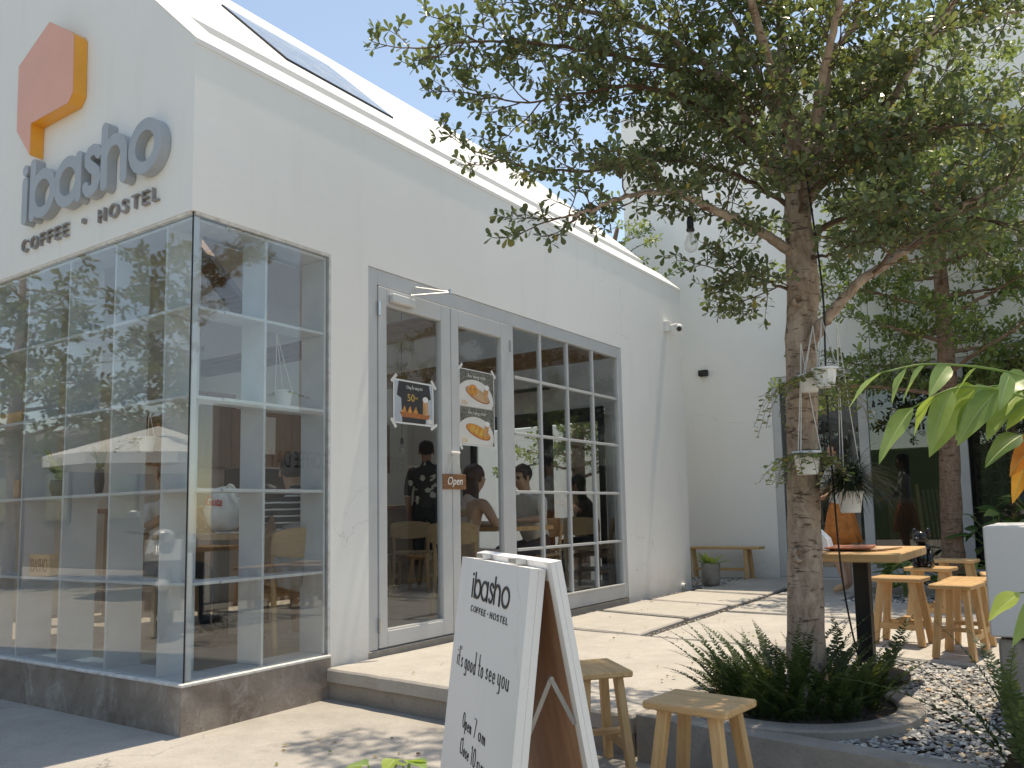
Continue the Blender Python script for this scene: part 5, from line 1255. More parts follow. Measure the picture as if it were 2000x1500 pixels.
# ================================================================== INSIDE THE CAFE
def make_chair():
    t = thing('cafe_chair', 'chair', 'chair')
    mb = MB(); mb.box((-.21, -.20, .43), (.21, .21, .455), 'paleX', .01); mb.build('seat', t)
    for s in (-1, 1):
        mb = MB(); mb.beam((s * .175, .175, .43), (s * .195, .20, 0), .035, .035, 'paleZ', (1, 0, 0), .006); mb.build('leg', t)
        mb = MB(); mb.tube(smooth_path([(s * .20, -.24, 0), (s * .19, -.185, .44), (s * .20, -.235, .78)], 6), [.019] * 13, 'paleZ', 8); mb.build('leg', t, True)
        mb = MB(); mb.beam((s * .19, .18, .36), (s * .19, -.19, .36), .022, .045, 'paleY'); mb.build('rail', t)
        mb = MB(); mb.beam((s * .193, .19, .17), (s * .196, -.21, .17), .018, .03, 'paleY'); mb.build('stretcher', t)
    mb = MB(); mb.beam((-.18, .18, .37), (.18, .18, .37), .022, .05, 'paleX'); mb.build('rail', t)
    mb = MB(); n = 12
    for i in range(n):
        def P(k, z, o):
            a = -1 + 2 * k / n; zz = z * (1 - .32 * abs(a) ** 3) ; return V(a * .225, -.215 - .045 * (1 - a * a) - o, .69 + zz)
        for z0, z1 in ((-.085, .11),):
            mb.poly([P(i, z0, 0), P(i + 1, z0, 0), P(i + 1, z1, .018), P(i, z1, .018)], 'paleX'); mb.poly([P(i, z0, .02), P(i + 1, z0, .02), P(i + 1, z1, .038), P(i, z1, .038)], 'paleX')
            mb.poly([P(i, z1, .018), P(i + 1, z1, .018), P(i + 1, z1, .038), P(i, z1, .038)], 'paleX'); mb.poly([P(i, z0, 0), P(i + 1, z0, 0), P(i + 1, z0, .02), P(i, z0, .02)], 'paleX')
    mb.build('backrest', t); return t
chp = make_chair(); cf = [True]
def chair(loc, rz, label):
    if cf[0]:
        cf[0] = False; chp.location = loc; chp.rotation_euler = (0, 0, rz); chp['label'] = label; chp['group'] = 'pale wooden chairs inside the cafe'; return
    dup(chp, loc, rz, label, 'pale wooden chairs inside the cafe')
chair((-2.55, 4.55, 0), R(35), 'pale wooden chair seen through the left door below the floral shirt')
chair((-2.45, 3.75, 0), R(-55), 'pale wooden chair at the left edge of the door glass')
chair((-1.15, 5.15, 0), R(60), 'pale wooden chair behind the lower window panes, nearer the doors')
chair((-.78, 5.55, 0), R(10), 'pale wooden chair behind the window panes, farther from the doors')
chair((-.55, 3.02, 0), R(15), 'pale wooden chair under the woman in the pale pink dress')
chair((-.62, 4.22, 0), R(190), 'pale wooden chair under the man with glasses')
chair((-1.0, 6.08, 0), R(120), 'pale wooden chair under the woman in dark brown by the rear door')
def inner_table(label, x, y, w, d, h=.74):
    t = thing('cafe_table', label, 'table', (x, y, 0), 'cafe tables indoors')
    n = 3
    for k in range(n):
        a = -d / 2 + k * d / n; mb = MB(); mb.box((x - w / 2, y + a + .001, h - .04), (x + w / 2, y + a + d / n - .001, h), 'oakX', .003); mb.build('plank', t)
    mb = MB(); mb.box((x - .04, y - .04, .02), (x + .04, y + .04, h - .04), 'black_metal', .003); mb.build('leg', t)
    mb = MB(); mb.box((x - .22, y - .22, 0), (x + .22, y + .22, .02), 'black_metal', .004); mb.build('base', t)
inner_table('oak topped table between the couple behind the right door', -.55, 3.66, .62, .66)
inner_table('oak topped table behind the window panes near the rear door', -1.55, 5.55, .62, .62)
inner_table('oak topped table behind the glazed corner carrying the white bag', -1.22, 1.08, .85, .55, .765)
chair((-.46, 1.08, 0), R(72), 'pale wooden chair just inside the corner glass with a grey jacket')
chair((-1.98, 1.12, 0), R(-92), 'pale wooden chair behind the shelf under the person with a phone')
# counter, cabinets, machine
ct = thing('cafe_counter', 'dark brown coffee counter along the far side of the cafe', 'counter', (-3.5, 3.3, 0))
mb = MB(); mb.box((-3.75, 1.6, 0), (-3.25, 5.9, .95), 'cabZ', .004); mb.build('front', ct)
mb = MB(); mb.box((-3.8, 1.55, .951), (-3.18, 5.95, .995), 'walnutY', .004); mb.build('worktop', ct)
for k in range(8):
    mb = MB(); y0 = 2.3 + k * .42; mb.box((-4.30, y0, 1.45), (-3.98, y0 + .41, 2.12), 'cabZ', .004); tag(mb.build('wall_cabinet'), ['first', 'second', 'third', 'fourth', 'fifth', 'sixth', 'seventh', 'eighth'][k] + ' brown wall cabinet from the street end above the coffee counter', 'cabinet', 'wall cabinets above the coffee counter')
cm = thing('coffee_machine', 'dark espresso machine on the cafe counter', 'coffee machine', (-3.5, 3.2, .996))
mb = MB(); mb.box((-3.72, 2.85, 1.05), (-3.3, 3.55, 1.42), 'machine', .02); mb.build('body', cm)
mb = MB(); mb.box((-3.7, 2.9, .997), (-3.25, 3.5, 1.05), 'steel', .005); mb.build('tray', cm)
for y in (3.05, 3.35):
    mb = MB(); mb.tube([(-3.3, y, 1.2), (-3.2, y, 1.2), (-3.1, y, 1.18)], [.035, .03, .014], 'steel', 10); mb.build('group_head', cm)
for i, (y, w_) in enumerate(((2.5, .3), (2.85, .35))):
    mb = MB(); mb.box((-4.28, y, 2.121), (-4.0, y + w_, 2.28), 'red_box', .004); tag(mb.build('cardboard_box'), ['red box on the wall cabinets, nearer the street', 'wider red box on the wall cabinets'][i], 'box')
mb = MB(); mb.box((-3.97, 3.46, 1.62), (-3.965, 3.72, 2.06), 'paper'); tag(mb.build('notice'), 'white paper notice pinned to a wall cabinet', 'notice')
# air conditioner on the rear wall
ac = thing('air_conditioner', 'white wall air conditioner high on the rear wall inside', 'air conditioner', (-2.2, 6.4, 2.6))
mb = MB(); mb.box((-2.6, 6.28, 2.50), (-1.75, 6.499, 2.80), 'plastic_white', .02); mb.build('housing', ac)
mb = MB(); mb.box((-2.55, 6.26, 2.485), (-1.8, 6.40, 2.499), 'dark_frame'); mb.build('louvre', ac)
# rear opening frame
rf = MB(); rf.box((-3.2, 6.44, 2.02), (-1.05, 6.499, 2.2), 'dark_frame', .004); rf.box((-1.12, 6.44, -.002), (-1.05, 6.499, 2.02), 'dark_frame', .004); rf.box((-2.02, 6.44, -.002), (-1.84, 6.499, 2.02), 'dark_frame', .004); rf.box((-3.2, 6.44, -.002), (-3.12, 6.499, 2.02), 'dark_frame', .004)
rf = rf.build('rear_door_frame', cafe)
for a, b in ((-3.12, -2.02), (-1.84, -1.12)):
    g = MB(); g.box((a, 6.47, 0), (b, 6.478, 2.02), 'glass'); g.build('pane', rf)

# things on the shelf
ib = thing('wooden_block', 'small wooden block burnt with IBASHO on the shelf', 'block', (-1.8, .14, .525))
mb = MB(); mb.box((-1.80, .06, .525), (-1.55, .12, .665), 'oakX', .004); mb.build('block', ib)
place_text('lettering', 'IBASHO', .125, frame((-1.785, .0585, .552), (1, 0, 0), (0, 0, 1), (0, -1, 0)), width=.22, parent=ib, extrude=.001, mat='walnutX')
mb = MB(); mb.box((-2.40, .09, 1.551), (-2.06, .15, 1.64), 'oakX', .004); tag(mb.build('wooden_block'), 'plain wooden block lying on the upper shelf at the left edge', 'block')
mb = MB(); mb.box((-2.15, .10, 1.035), (-2.08, .17, 1.165), 'tan_card', .003); tag(mb.build('small_box'), 'small tan box standing on the shelf at the left edge', 'box')
def shelf_plant(label, c, n, L, w, mats, seed, potr=.06, poth=.11, up=(.4, 1.6)):
    r = random.Random(seed); t = thing('shelf_plant', label, 'plant', c, 'plants on the display shelf'); c = V(c)
    mb = MB(); mb.lathe([(0, 0), (potr * .7, 0), (potr, poth * .5), (potr * .85, poth), (potr * .75, poth), (0, poth * .9)], 'machine', 18, Matrix.Translation(c)); mb.build('pot', t, True)
    for i in range(n):
        a = r.uniform(0, 6.28); e = r.uniform(*up)
        leaf_obj(t, c + V(0, 0, poth * .9 + r.uniform(0, .10)), (math.cos(a), math.sin(a) * .55, e), (-math.cos(a) * e, -math.sin(a) * e, 1), L * r.uniform(.7, 1.1), w * r.uniform(.8, 1.1), r.choice(mats), r.uniform(.2, .5))
shelf_plant('variegated leafy plant in a dark pot on the shelf', (-1.62, .14, 1.035), 16, .20, .085, ['varieg', 'varieg', 'lime'], 71)
shelf_plant('brown leaved rubber plant in a bottle on the shelf', (-1.13, .14, 1.035), 12, .14, .06, ['deep', 'yellowleaf'], 72, .03, .16, (.8, 2.5))
hp2 = hanging_pot('small white hanging pot with fern inside the side glass', (-.16, .76, 1.66), .058, .10, (-.16, .70, 2.03), 12, (.05, .16), 'trail', 73, group='hanging pots inside the cafe')
hp3 = hanging_pot('white hanging pot behind the front glass', (-.62, .14, 1.36), .05, .09, (-.60, .14, 1.53), 14, (.08, .25), 'trail', 74, group='hanging pots inside the cafe')
# white plastic bag on the inner table
bg_ = thing('plastic_bag', 'white plastic carrier bag with red lettering on the corner table', 'bag', (-1.08, 1.0, .766))
mb = MB(); mb.sphere((-1.08, 1.0, .93), (.155, .12, .165), 'bag', 22, 14)
for i in range(len(mb.v)):
    p = V(mb.v[i]); o = p - V(-1.08, 1.0, .93); f = 1 + .10 * mnoise.noise(p * 16); 
    q = V(-1.08, 1.0, .93) + V(o.x * f * (1 - .9 * max(0, o.z)), o.y * f * (1 - .9 * max(0, o.z)), o.z * f); q.z = max(q.z, .768); mb.v[i] = tuple(q)
mb.build('body', bg_, True)
mb = MB(); mb.tube(smooth_path([(-1.05, .98, 1.07), (-.98, .98, 1.10), (-.92, 1.0, 1.02)], 5), [.012] * 11, 'bag', 6); mb.build('handle', bg_, True)
place_text('lettering', 'Guta', .09, frame((-1.10, .868, .965), (.9, .30, -.1), (.1, .0, .995), (.28, -.95, .0)), width=.13, parent=bg_, extrude=.004, mat='red_print', shear=.2)

# ================================================================== PEOPLE
STAND = dict(pelvis=(0, 0, .93), spine=(0, .005, 1.08), chest=(0, 0, 1.29), neckb=(0, -.005, 1.43), neck=(0, .01, 1.49), head0=(0, .03, 1.555), head1=(0, .015, 1.63), head2=(0, .01, 1.69), nose=(0, .115, 1.60),
    shL=(-.175, -.005, 1.385), elL=(-.225, -.03, 1.12), wrL=(-.215, .08, .89), paL=(-.21, .11, .82), shR=(.175, -.005, 1.385), elR=(.225, -.03, 1.12), wrR=(.215, .08, .89), paR=(.21, .11, .82),
    hiL=(-.09, 0, .88), knL=(-.10, .03, .49), anL=(-.10, -.01, .09), toL=(-.105, .14, .035), hiR=(.09, 0, .88), knR=(.10, .03, .49), anR=(.10, -.01, .09), toR=(.105, .14, .035))
def seated(lean=.10, **k):
    P = {}
    for n, (x, y, z) in STAND.items():
        if n[:2] in ('kn', 'an', 'to', 'hi'): continue
        P[n] = (x, y + lean * (z - .93) / .7 - .02, z - .40)
    for s, g in (('L', -1), ('R', 1)):
        P['hi' + s] = (g * .095, .03, .50); P['kn' + s] = (g * .12, .42, .50); P['an' + s] = (g * .12, .40, .09); P['to' + s] = (g * .125, .54, .035)
    P.update(k); return P
RAD = dict(pelvis=(.145, .105), spine=(.125, .095), chest=(.15, .10), neckb=(.075, .065), neck=(.05, .05), head0=(.062, .075), head1=(.078, .092), head2=(.055, .065), nose=(.010, .010),
    sh=(.062, .06), el=(.042, .042), wr=(.028, .03), pa=(.036, .018), hi=(.095, .095), kn=(.06, .062), an=(.038, .042), to=(.036, .024))
SEG = [('pelvis', 'spine', 'shirt'), ('spine', 'chest', 'shirt'), ('chest', 'neckb', 'shirt'), ('neckb', 'neck', 'skin'), ('neck', 'head0', 'skin'), ('head0', 'head1', 'skin'), ('head1', 'head2', 'skin'), ('head0', 'nose', 'skin')]
for s in 'LR': SEG += [('chest', 'sh' + s, 'yoke'), ('sh' + s, 'el' + s, 'sleeve'), ('el' + s, 'wr' + s, 'fore'), ('wr' + s, 'pa' + s, 'skin'), ('pelvis', 'hi' + s, 'pants'), ('hi' + s, 'kn' + s, 'pants'), ('kn' + s, 'an' + s, 'shin'), ('an' + s, 'to' + s, 'shoe')]
DG = None
def person(label, pose, loc, rz, mats, hair='short', hairm='hair', scale=1.0, group=None, bulk=1.0):
    T = Matrix.Translation(loc) @ Matrix.Rotation(rz, 4, 'Z') @ Matrix.Scale(scale, 4)
    names = list(pose); co = [V(pose[n]) for n in names]; ed = [(names.index(a), names.index(b)) for a, b, _ in SEG]
    rad = [RAD[n] if n in RAD else RAD[n[:2]] for n in names]; rad = [tuple(q * bulk for q in x) if n in ('pelvis', 'spine', 'chest') or n[:2] in ('sh', 'el', 'hi', 'kn') else x for n, x in zip(names, rad)]; seg = [(V(pose[a]), V(pose[b]), m_, max(RAD.get(a, RAD.get(a[:2]))[0], .02)) for a, b, m_ in SEG]
    for s, g in (('L', -1), ('R', 1)):
        pa = V(pose['pa' + s]); wr = V(pose['wr' + s]); d = (pa - wr).normalized(); sd = d.cross(V(0, 0, 1)); sd = sd.normalized() if sd.length > .2 else V(1, 0, 0); ip = names.index('pa' + s); dn = sd.cross(d).normalized()
        if dn.z > 0: dn = -dn
        for k, (o, L) in enumerate(((-.024, .062), (-.008, .072), (.008, .068), (.024, .052))):
            a = pa + sd * o + d * .035; b = a + d * L * .6 + dn * .012; c = b + d * L * .3 + dn * .025
            i0 = len(co); co += [a, b, c]; rad += [(.010, .010), (.009, .009), (.007, .007)]; ed += [(ip, i0), (i0, i0 + 1), (i0 + 1, i0 + 2)]; seg.append((pa, c, 'skin', .02))
        a = wr + d * .03 + sd * (-g) * .035; b = a + d * .03 + sd * (-g) * .02; i0 = len(co); co += [a, b]; rad += [(.012, .012), (.009, .009)]; ed += [(names.index('wr' + s), i0), (i0, i0 + 1)]; seg.append((a, b, 'skin', .02))
    me = bpy.data.meshes.new('b'); me.from_pydata([tuple(c) for c in co], ed, []); ob = bpy.data.objects.new('b', me); COL.objects.link(ob)
    ob.modifiers.new('s', 'SKIN'); ss = ob.modifiers.new('u', 'SUBSURF'); ss.levels = ss.render_levels = 2
    for i, v in enumerate(me.skin_vertices[0].data): v.radius = rad[i]; v.use_root = (i == names.index('pelvis'))
    dg = bpy.context.evaluated_depsgraph_get(); dg.update(); m2 = bpy.data.meshes.new_from_object(ob.evaluated_get(dg)); bpy.data.objects.remove(ob)
    full = dict(skin='skin', shirt='cream_fabric', sleeve=None, yoke=None, fore='skin', pants='denim', shin=None, shoe='black_fabric'); full.update(mats)
    full['sleeve'] = full['sleeve'] or full['shirt']; full['yoke'] = full['yoke'] or full['shirt']; full['shin'] = full['shin'] or full['pants']
    ml = list(dict.fromkeys(full.values())); m2.materials.clear()
    for x in ml: m2.materials.append(M[x])
    idx = []
    for p in m2.polygons:
        c = p.center; best = None
        for a, b, k, r_ in seg:
            ab = b - a; t = max(0, min(1, (c - a).dot(ab) / max(ab.length_squared, 1e-9))); dd = (c - (a + ab * t)).length / (r_ ** .5)
            if best is None or dd < best[0]: best = (dd, k)
        idx.append(ml.index(full[best[1]]))
    m2.polygons.foreach_set('material_index', idx); m2.polygons.foreach_set('use_smooth', [True] * len(idx)); m2.transform(T)
    t = thing('person', label, 'person', loc, group); put('body', m2, t)
    h = V(pose['head1']); h0 = V(pose['head0'])
    mb = MB()
    for g in (-1, 1): mb.sphere(h + V(g * .032, .083, -.025), (.012, .008, .008), 'eye', 8, 6)
    mb.sphere(h + V(0, .075, -.095), (.022, .010, .007), 'lip', 8, 6); mb.v = [tuple(T @ V(v)) for v in mb.v]; mb.build('face', t, True)
    mb = MB(); n0 = 0; mb.sphere(h + V(0, -.022, .022), (.094, .103, .098), hairm, 18, 12)
    for i in range(len(mb.v)):
        p = V(mb.v[i]); o = p - h
        if o.y > .045 and o.z < .035: p.y = h.y + .03
        mb.v[i] = tuple(p + (p - h) * .10 * mnoise.noise(p * 30))
    if hair == 'long':
        k = len(mb.v); mb.sphere(h + V(0, -.065, -.13), (.095, .05, .20), hairm, 16, 10)
        for i in range(k, len(mb.v)): p = V(mb.v[i]); mb.v[i] = tuple(p + V(.006, .006, 0) * mnoise.noise(V(p.x * 60, p.y * 60, p.z * 5)))
    mb.v = [tuple(T @ V(v)) for v in mb.v]; mb.build('hair', t, True)
    mb = MB()
    for g in (-1, 1): mb.sphere(h + V(g * .088, .0, -.03), (.010, .018, .028), full['skin'], 8, 6)
    mb.v = [tuple(T @ V(v)) for v in mb.v]; mb.build('ears', t, True)
    return t, T, h

def arms_fwd(P, zl=.78, yl=.42, spread=.13):
    for s, g in (('L', -1), ('R', 1)):
        P['el' + s] = (g * .24, .16, .80); P['wr' + s] = (g * spread, yl - .05, zl + .02); P['pa' + s] = (g * spread * .8, yl + .02, zl + .015)
    return P
P = dict(STAND); P.update(elR=(.25, .10, 1.14), wrR=(.12, .30, 1.10), paR=(.07, .36, 1.12))
person('person standing in a dark shirt with pale flowers, seen from behind through the left door', P, (-2.72, 4.98, 0), R(40), dict(shirt='floral', pants='black_fabric', skin='skin_dark', fore='skin_dark'), scale=1.02, bulk=1.22)
person('person in a pale pink sleeveless dress with long brown hair, seated behind the right door', arms_fwd(seated(.16), .77, .50), (-.55, 3.02, 0), R(-8), dict(shirt='pink', sleeve='skin', yoke='skin', pants='pink', shin='skin'), 'long', 'hair_brown', .97)
t, T, h = person('person with glasses in a cream shirt facing the street behind the right door', arms_fwd(seated(.20), .77, .44), (-.62, 4.24, 0), R(172), dict(shirt='cream_fabric', pants='denim'), scale=1.0, bulk=1.12)
mb = MB()
for g in (-1, 1): mb.tube([T @ (h + V(g * .034 + .026 * math.cos(a * .524), .098, -.025 + .02 * math.sin(a * .524))) for a in range(13)], .002, 'black_metal', 5, False)
mb.tube([T @ (h + V(-.008, .1, -.02)), T @ (h + V(.008, .1, -.02))], .002, 'black_metal', 5)
for g in (-1, 1): mb.tube([T @ (h + V(g * .06, .095, -.02)), T @ (h + V(g * .088, .0, -.01))], .002, 'black_metal', 5)
mb.build('glasses', t)
person('person in dark brown with long hair seated by the rear door', arms_fwd(seated(.22), .76, .42), (-1.0, 6.08, 0), R(115), dict(shirt='brown_fabric', sleeve='brown_fabric', fore='skin_dark', skin='skin_dark', pants='black_fabric'), 'long', 'hair', .98)
person('person in a black and white striped top seated inside the corner glass, seen from behind', arms_fwd(seated(.10), .78, .44), (-.44, 1.10, 0), R(66), dict(shirt='stripe', sleeve='stripe', pants='grey_fabric', skin='skin', shin='skin', shoe='white_paint'), 'short', 'hair', .97)
Q = seated(.08); Q.update(elL=(-.24, .14, .82), wrL=(-.08, .30, .95), paL=(-.04, .33, 1.0), elR=(.24, .14, .82), wrR=(.08, .30, .95), paR=(.04, .33, 1.0))
person('person in a white shirt holding up a phone behind the front shelf', Q, (-1.98, 1.12, 0), R(-96), dict(shirt='white_paint', pants='denim'), scale=.98)
mb = MB(); mb.box((-1.66, 1.02, .97), (-1.652, 1.10, 1.12), 'black_metal', .003); tag(mb.build('phone'), 'black phone held up behind the front shelf', 'phone')
Q = dict(STAND); Q.update(elL=(-.24, .10, 1.15), wrL=(-.14, .30, 1.05), paL=(-.10, .36, 1.03), elR=(.24, .10, 1.15), wrR=(.14, .30, 1.05), paR=(.10, .36, 1.03), knL=(-.08, .05, .49), anL=(-.07, -.05, .11), toL=(-.075, .10, .035))
t, T, h = person('person in a cream top and rust orange skirt standing behind the terrace table', Q, (1.83, 6.45, PZ), R(78), dict(shirt='cream_fabric', sleeve='cream_fabric', pants='orange_fabric', shin='skin', shoe='tan_card'), 'long', 'hair', .96)
mb = MB(); prof = [(.12, 1.02), (.145, .95), (.175, .85), (.205, .70), (.235, .56), (.228, .56), (.19, .70), (.16, .85)]; n = 30
mb.lathe(prof, 'orange_fabric', n)
for i in range(len(mb.v)):
    p = V(mb.v[i]); a = math.atan2(p.y, p.x); f = 1 + .07 * math.sin(a * 9) * max(0, 1 - (p.z - .56) / .45); mb.v[i] = tuple(T @ V(p.x * f, p.y * .85 * f, p.z))
mb.build('skirt', t, True)
# jacket over the corner chair
jk = MB(); c = V(-.27, 1.01, .60); rr = random.Random(4)
jk.sphere(c, (.07, .21, .23), 'grey_fabric', 22, 16, Matrix.Rotation(R(-18), 3, 'Z'))
for i in range(len(jk.v)):
    p = V(jk.v[i]); f = 1 + .22 * mnoise.noise(V(p.x * 12, p.y * 14, p.z * 4)) + .08 * mnoise.noise(p * 30); jk.v[i] = tuple(c + (p - c) * f)
tag(jk.build('jacket', None, True), 'crumpled grey jacket hanging over the chair inside the corner glass', 'jacket')

# ================================================================== ACROSS THE STREET AND YARD (seen mirrored in the panes)
yw = thing('yard_wall', 'pale yard wall lettered EVERY COFFEE DAY, seen mirrored in the cafe glass', 'wall', (6.1, 6.3, GZ))
mb = MB(); mb.box((6.0, 4.4, GZ), (6.15, 8.25, 2.5), 'inner_wall', .01); mb.build('wall', yw)
for s_, y0, w_ in (('EVERY', 8.14, .62), ('COFFEE DAY !', 6.38, 1.22)):
    place_text('lettering', s_, .36, frame((5.999, y0, 1.64), (0, -1, 0), (0, 0, 1), (-1, 0, 0)), width=w_, parent=yw, extrude=.002, mat='ink')
pa = thing('parasol', 'white market parasol across the street, seen mirrored in the front glass', 'parasol', (-8.2, -4.8, GZ))
mb = MB(); n = 8; c = V(-8.2, -4.8, 0); ap = [c + V(1.55 * math.cos(R(22 + 45 * k)), 1.55 * math.sin(R(22 + 45 * k)), 1.86) for k in range(n)]
for k in range(n):
    a, b = ap[k], ap[(k + 1) % n]; t0 = c + V(0, 0, 2.38); mid = (a + b) / 2 * .98 + c * .02 + V(0, 0, .04)
    mb.poly([t0, a, (a + b) / 2, b], 'canvas'); mb.poly([a, b, b + V(0, 0, -.16), a + V(0, 0, -.16)], 'canvas')
mb.build('canopy', pa)
mb = MB(); mb.tube([c + V(0, 0, GZ), c + V(0, 0, 2.42)], .025, 'oakZ', 10); mb.build('pole', pa)
for k in range(n):
    mb = MB(); mb.tube([c + V(0, 0, 1.75), c.lerp(ap[k], .62) + V(0, 0, .72)], .012, 'oakX', 5); mb.build('rib', pa)
mb = MB(); mb.lathe([(0, GZ), (.3, GZ), (.3, GZ + .07), (.04, GZ + .12), (0, GZ + .12)], 'curb', 20, Matrix.Translation(c)); mb.build('base', pa)
for i, (x, y, sd, lab) in enumerate(((-9.8, -6.6, 81, 'big leaved street tree behind the parasol, seen mirrored in the front glass'), (-12.4, -4.6, 82, 'big leaved street tree left of the parasol, seen mirrored in the front glass'), (-6.2, -6.4, 83, 'big leaved street tree nearest the glazed corner in the mirrored view'))):
    r = random.Random(sd)
    tree('street_tree', lab, (x, y, GZ), [(x, y, GZ - .05), (x + .05, y, 1.2), (x, y + .05, 2.4), (x, y, 4.2), (x, y, 6.0)], [.17, .15, .13, .09, .04], radial_limbs(r, (x, y), 22, 1.9, 5.8, 2.3, 1.2, .05, .25), 'leaf_street', 'bark', .17, sd, (.7, 1.1), .30, .9, .5, 'street trees across the road', 10)
# scooter
sco = thing('motor_scooter', 'white and red motor scooter parked on the street, mirrored in the front glass', 'scooter', (-3.9, -2.3, GZ))
T = Matrix.Translation((-3.9, -2.3, GZ)) @ Matrix.Rotation(R(35), 4, 'Z')
def sp(mb, name, smooth=True): mb.v = [tuple(T @ V(v)) for v in mb.v]; return mb.build(name, sco, smooth)
for x in (-.6, .6):
    mb = MB(); mb.lathe([(.16, -.04), (.22, -.045), (.25, 0), (.22, .045), (.16, .04)], 'rubber', 24, Matrix.Translation((x, 0, .25)) @ Matrix.Rotation(R(90), 4, 'X')); w_ = sp(mb, 'wheel')
    mb = MB(); mb.lathe([(0, -.03), (.16, -.02), (.16, .02), (0, .03)], 'steel', 20, Matrix.Translation((x, 0, .25)) @ Matrix.Rotation(R(90), 4, 'X')); sp(mb, 'rim')
mb = MB(); mb.sphere((-.35, 0, .52), (.42, .15, .20), 'scooter_red', 18, 12); mb.sphere((0, 0, .30), (.40, .13, .09), 'scooter', 16, 10); sp(mb, 'body')
mb = MB(); mb.prism([(.38, .25), (.50, .28), (.62, .75), (.55, .95), (.46, .93)], lambda x, z, y: V(x, y, z), -.16, .16, 'scooter'); mb.sphere((.62, 0, .52), (.16, .07, .06), 'scooter'); sp(mb, 'front_shield', False)
mb = MB(); mb.sphere((-.3, 0, .76), (.36, .13, .06), 'rubber', 16, 8); sp(mb, 'seat')
mb = MB(); mb.tube([(.46, -.34, 1.03), (.5, -.1, 1.0), (.5, .1, 1.0), (.46, .34, 1.03)], .014, 'black_metal', 8); mb.sphere((.55, 0, .98), (.07, .1, .07), 'scooter'); sp(mb, 'handlebar')
mb = MB(); mb.sphere((.61, 0, .98), (.02, .06, .045), 'steel'); sp(mb, 'headlight')
for g in (-1, 1):
    mb = MB(); mb.tube([(.47, g * .2, 1.02), (.46, g * .27, 1.18)], .006, 'black_metal', 6); mb.sphere((.46, g * .27, 1.2), (.015, .06, .035), 'steel'); sp(mb, 'mirror')
    mb = MB(); mb.tube([(.58, g * .05, .9), (.60, g * .06, .25)], .018, 'steel', 8); sp(mb, 'fork')
# pale house across the street
nh = thing('street_house', 'brown rendered house across the street, seen mirrored in the front glass', 'house', (-14, -10, GZ))
mb = MB(); mb.box((-24, -12.5, GZ), (-4, -8.5, 3.1), 'house', .02); mb.build('wall', nh)
mb = MB(); mb.box((-24.3, -12.8, 3.1), (-3.7, -8.1, 3.3), 'curb', .02); mb.build('roof', nh)
for k in range(6):
    for z in (.9,):
        mb = MB(); x = -22.5 + k * 3.1; mb.box((x, -8.49, z), (x + 1.3, -8.45, z + 1.4), 'dark_frame', .01); f_ = mb.build('window', nh)
        mb = MB(); mb.box((x + .08, -8.44, z + .08), (x + 1.22, -8.435, z + 1.32), 'glass_dark'); mb.build('pane', f_)

mb = MB(); mb.box((-3.4, -10.5, GZ), (15, -9.3, 2.7), 'hedge', .05); r = random.Random(77)  # unseen hedge added to darken what the hostel glass reflects
for i in range(len(mb.v)): pass
tag(mb.build('added_street_hedge'), 'added dark hedge behind the viewer, darkening the reflection in the hostel glass', 'hedge')
for i, (x, y, lab) in enumerate(((3.6, -9.0, 'street tree behind the viewer, mirrored in the hostel glass'),)):
    r = random.Random(200 + i)
    tree('street_tree', lab, (x, y, GZ), [(x, y, GZ - .05), (x + .05, y, 1.4), (x, y + .05, 2.8), (x, y, 4.6), (x, y, 6.2)], [.16, .14, .12, .08, .04], radial_limbs(r, (x, y), 20, 2.2, 6.0, 2.2, 1.2, .05, .25), 'leaf_street', 'bark', .18, 210 + i, (.7, 1.1), .34, .9, .5, 'street trees across the road', 10)
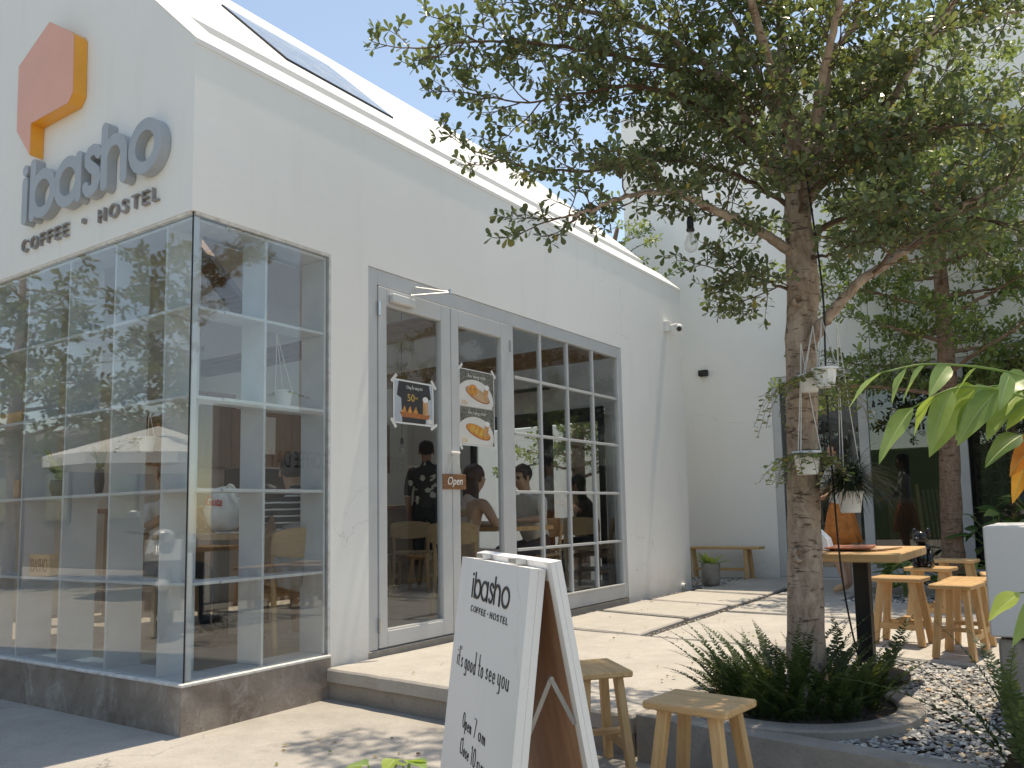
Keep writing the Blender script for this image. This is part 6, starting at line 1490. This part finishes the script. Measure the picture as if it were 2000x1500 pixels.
# small things on the cafe tables
def glass_cup(label, x, y, z, h=.13, rr=.035, fill='photo_glass'):
    t = thing('drinking_glass', label, 'glass', (x, y, z)); T = Matrix.Translation((x, y, z + .001))
    mb = MB(); mb.lathe([(0, 0), (rr * .8, 0), (rr, h), (rr * .93, h), (rr * .74, .006), (0, .006)], 'bulb', 16, T); mb.build('wall', t, True)
    mb = MB(); mb.lathe([(0, .007), (rr * .72, .007), (rr * .88, h * .75), (0, h * .75)], fill, 16, T); mb.build('drink', t, True)
    mb = MB(); mb.tube([(x, y, z + .02), (x + .02, y + .01, z + h + .07)], .004, 'lime', 6); mb.build('straw', t)
glass_cup('iced coffee glass with straw between the couple', -.45, 3.55, .741)
glass_cup('second iced coffee glass on the couple table beside the man with glasses', -.62, 3.80, .741, .11)
glass_cup('iced drink on the table near the rear door', -1.45, 5.62, .741)
nb = MB(); nb.box((-.98, .86, .766), (-.80, 1.08, .776), 'paper', .002); tag(nb.build('notebook'), 'white notebook on the corner table beside the plastic bag', 'notebook')
bulb('filament bulb hanging in the cafe left of the floral shirt', (-2.25, 4.05, 1.72), .165, 'filament bulbs hung indoors', 1.9)
# ------------------------------------------------------------------ leaf litter
r = random.Random(91); vs, fs = [], []
for i in range(230):
    k = r.random()
    if k < .45: x, y, z = r.uniform(2.3, 3.7), r.uniform(.8, 2.7), PZ + .006
    elif k < .75: x, y, z = r.uniform(.6, 3.2), r.uniform(-1.2, .6), GZ + .004
    else: x, y, z = r.uniform(.1, 2.2), r.uniform(1.0, 5), PZ + .006
    if (Vector((x, y)) - TC).length < .56: continue
    a = r.uniform(0, 6.28); add_leaf(vs, fs, V(x, y, z + r.uniform(0, .006)), V(math.cos(a), math.sin(a), r.uniform(-.05, .25)), V(r.gauss(0, .3), r.gauss(0, .3), 1), r.uniform(.018, .036), .5, LEAF, .25)
me = bpy.data.meshes.new('leaf_litter'); me.from_pydata(vs, [], fs); me.materials.append(leafmat('litter_leaf', [(0, (.10, .06, .03)), (.5, (.26, .16, .06)), (.8, (.42, .30, .10)), (1, (.16, .20, .06))], .15)); me.update()
tag(put('leaf_litter', me), 'dry fallen leaves scattered over gravel and paving', 'leaves', kind='stuff')
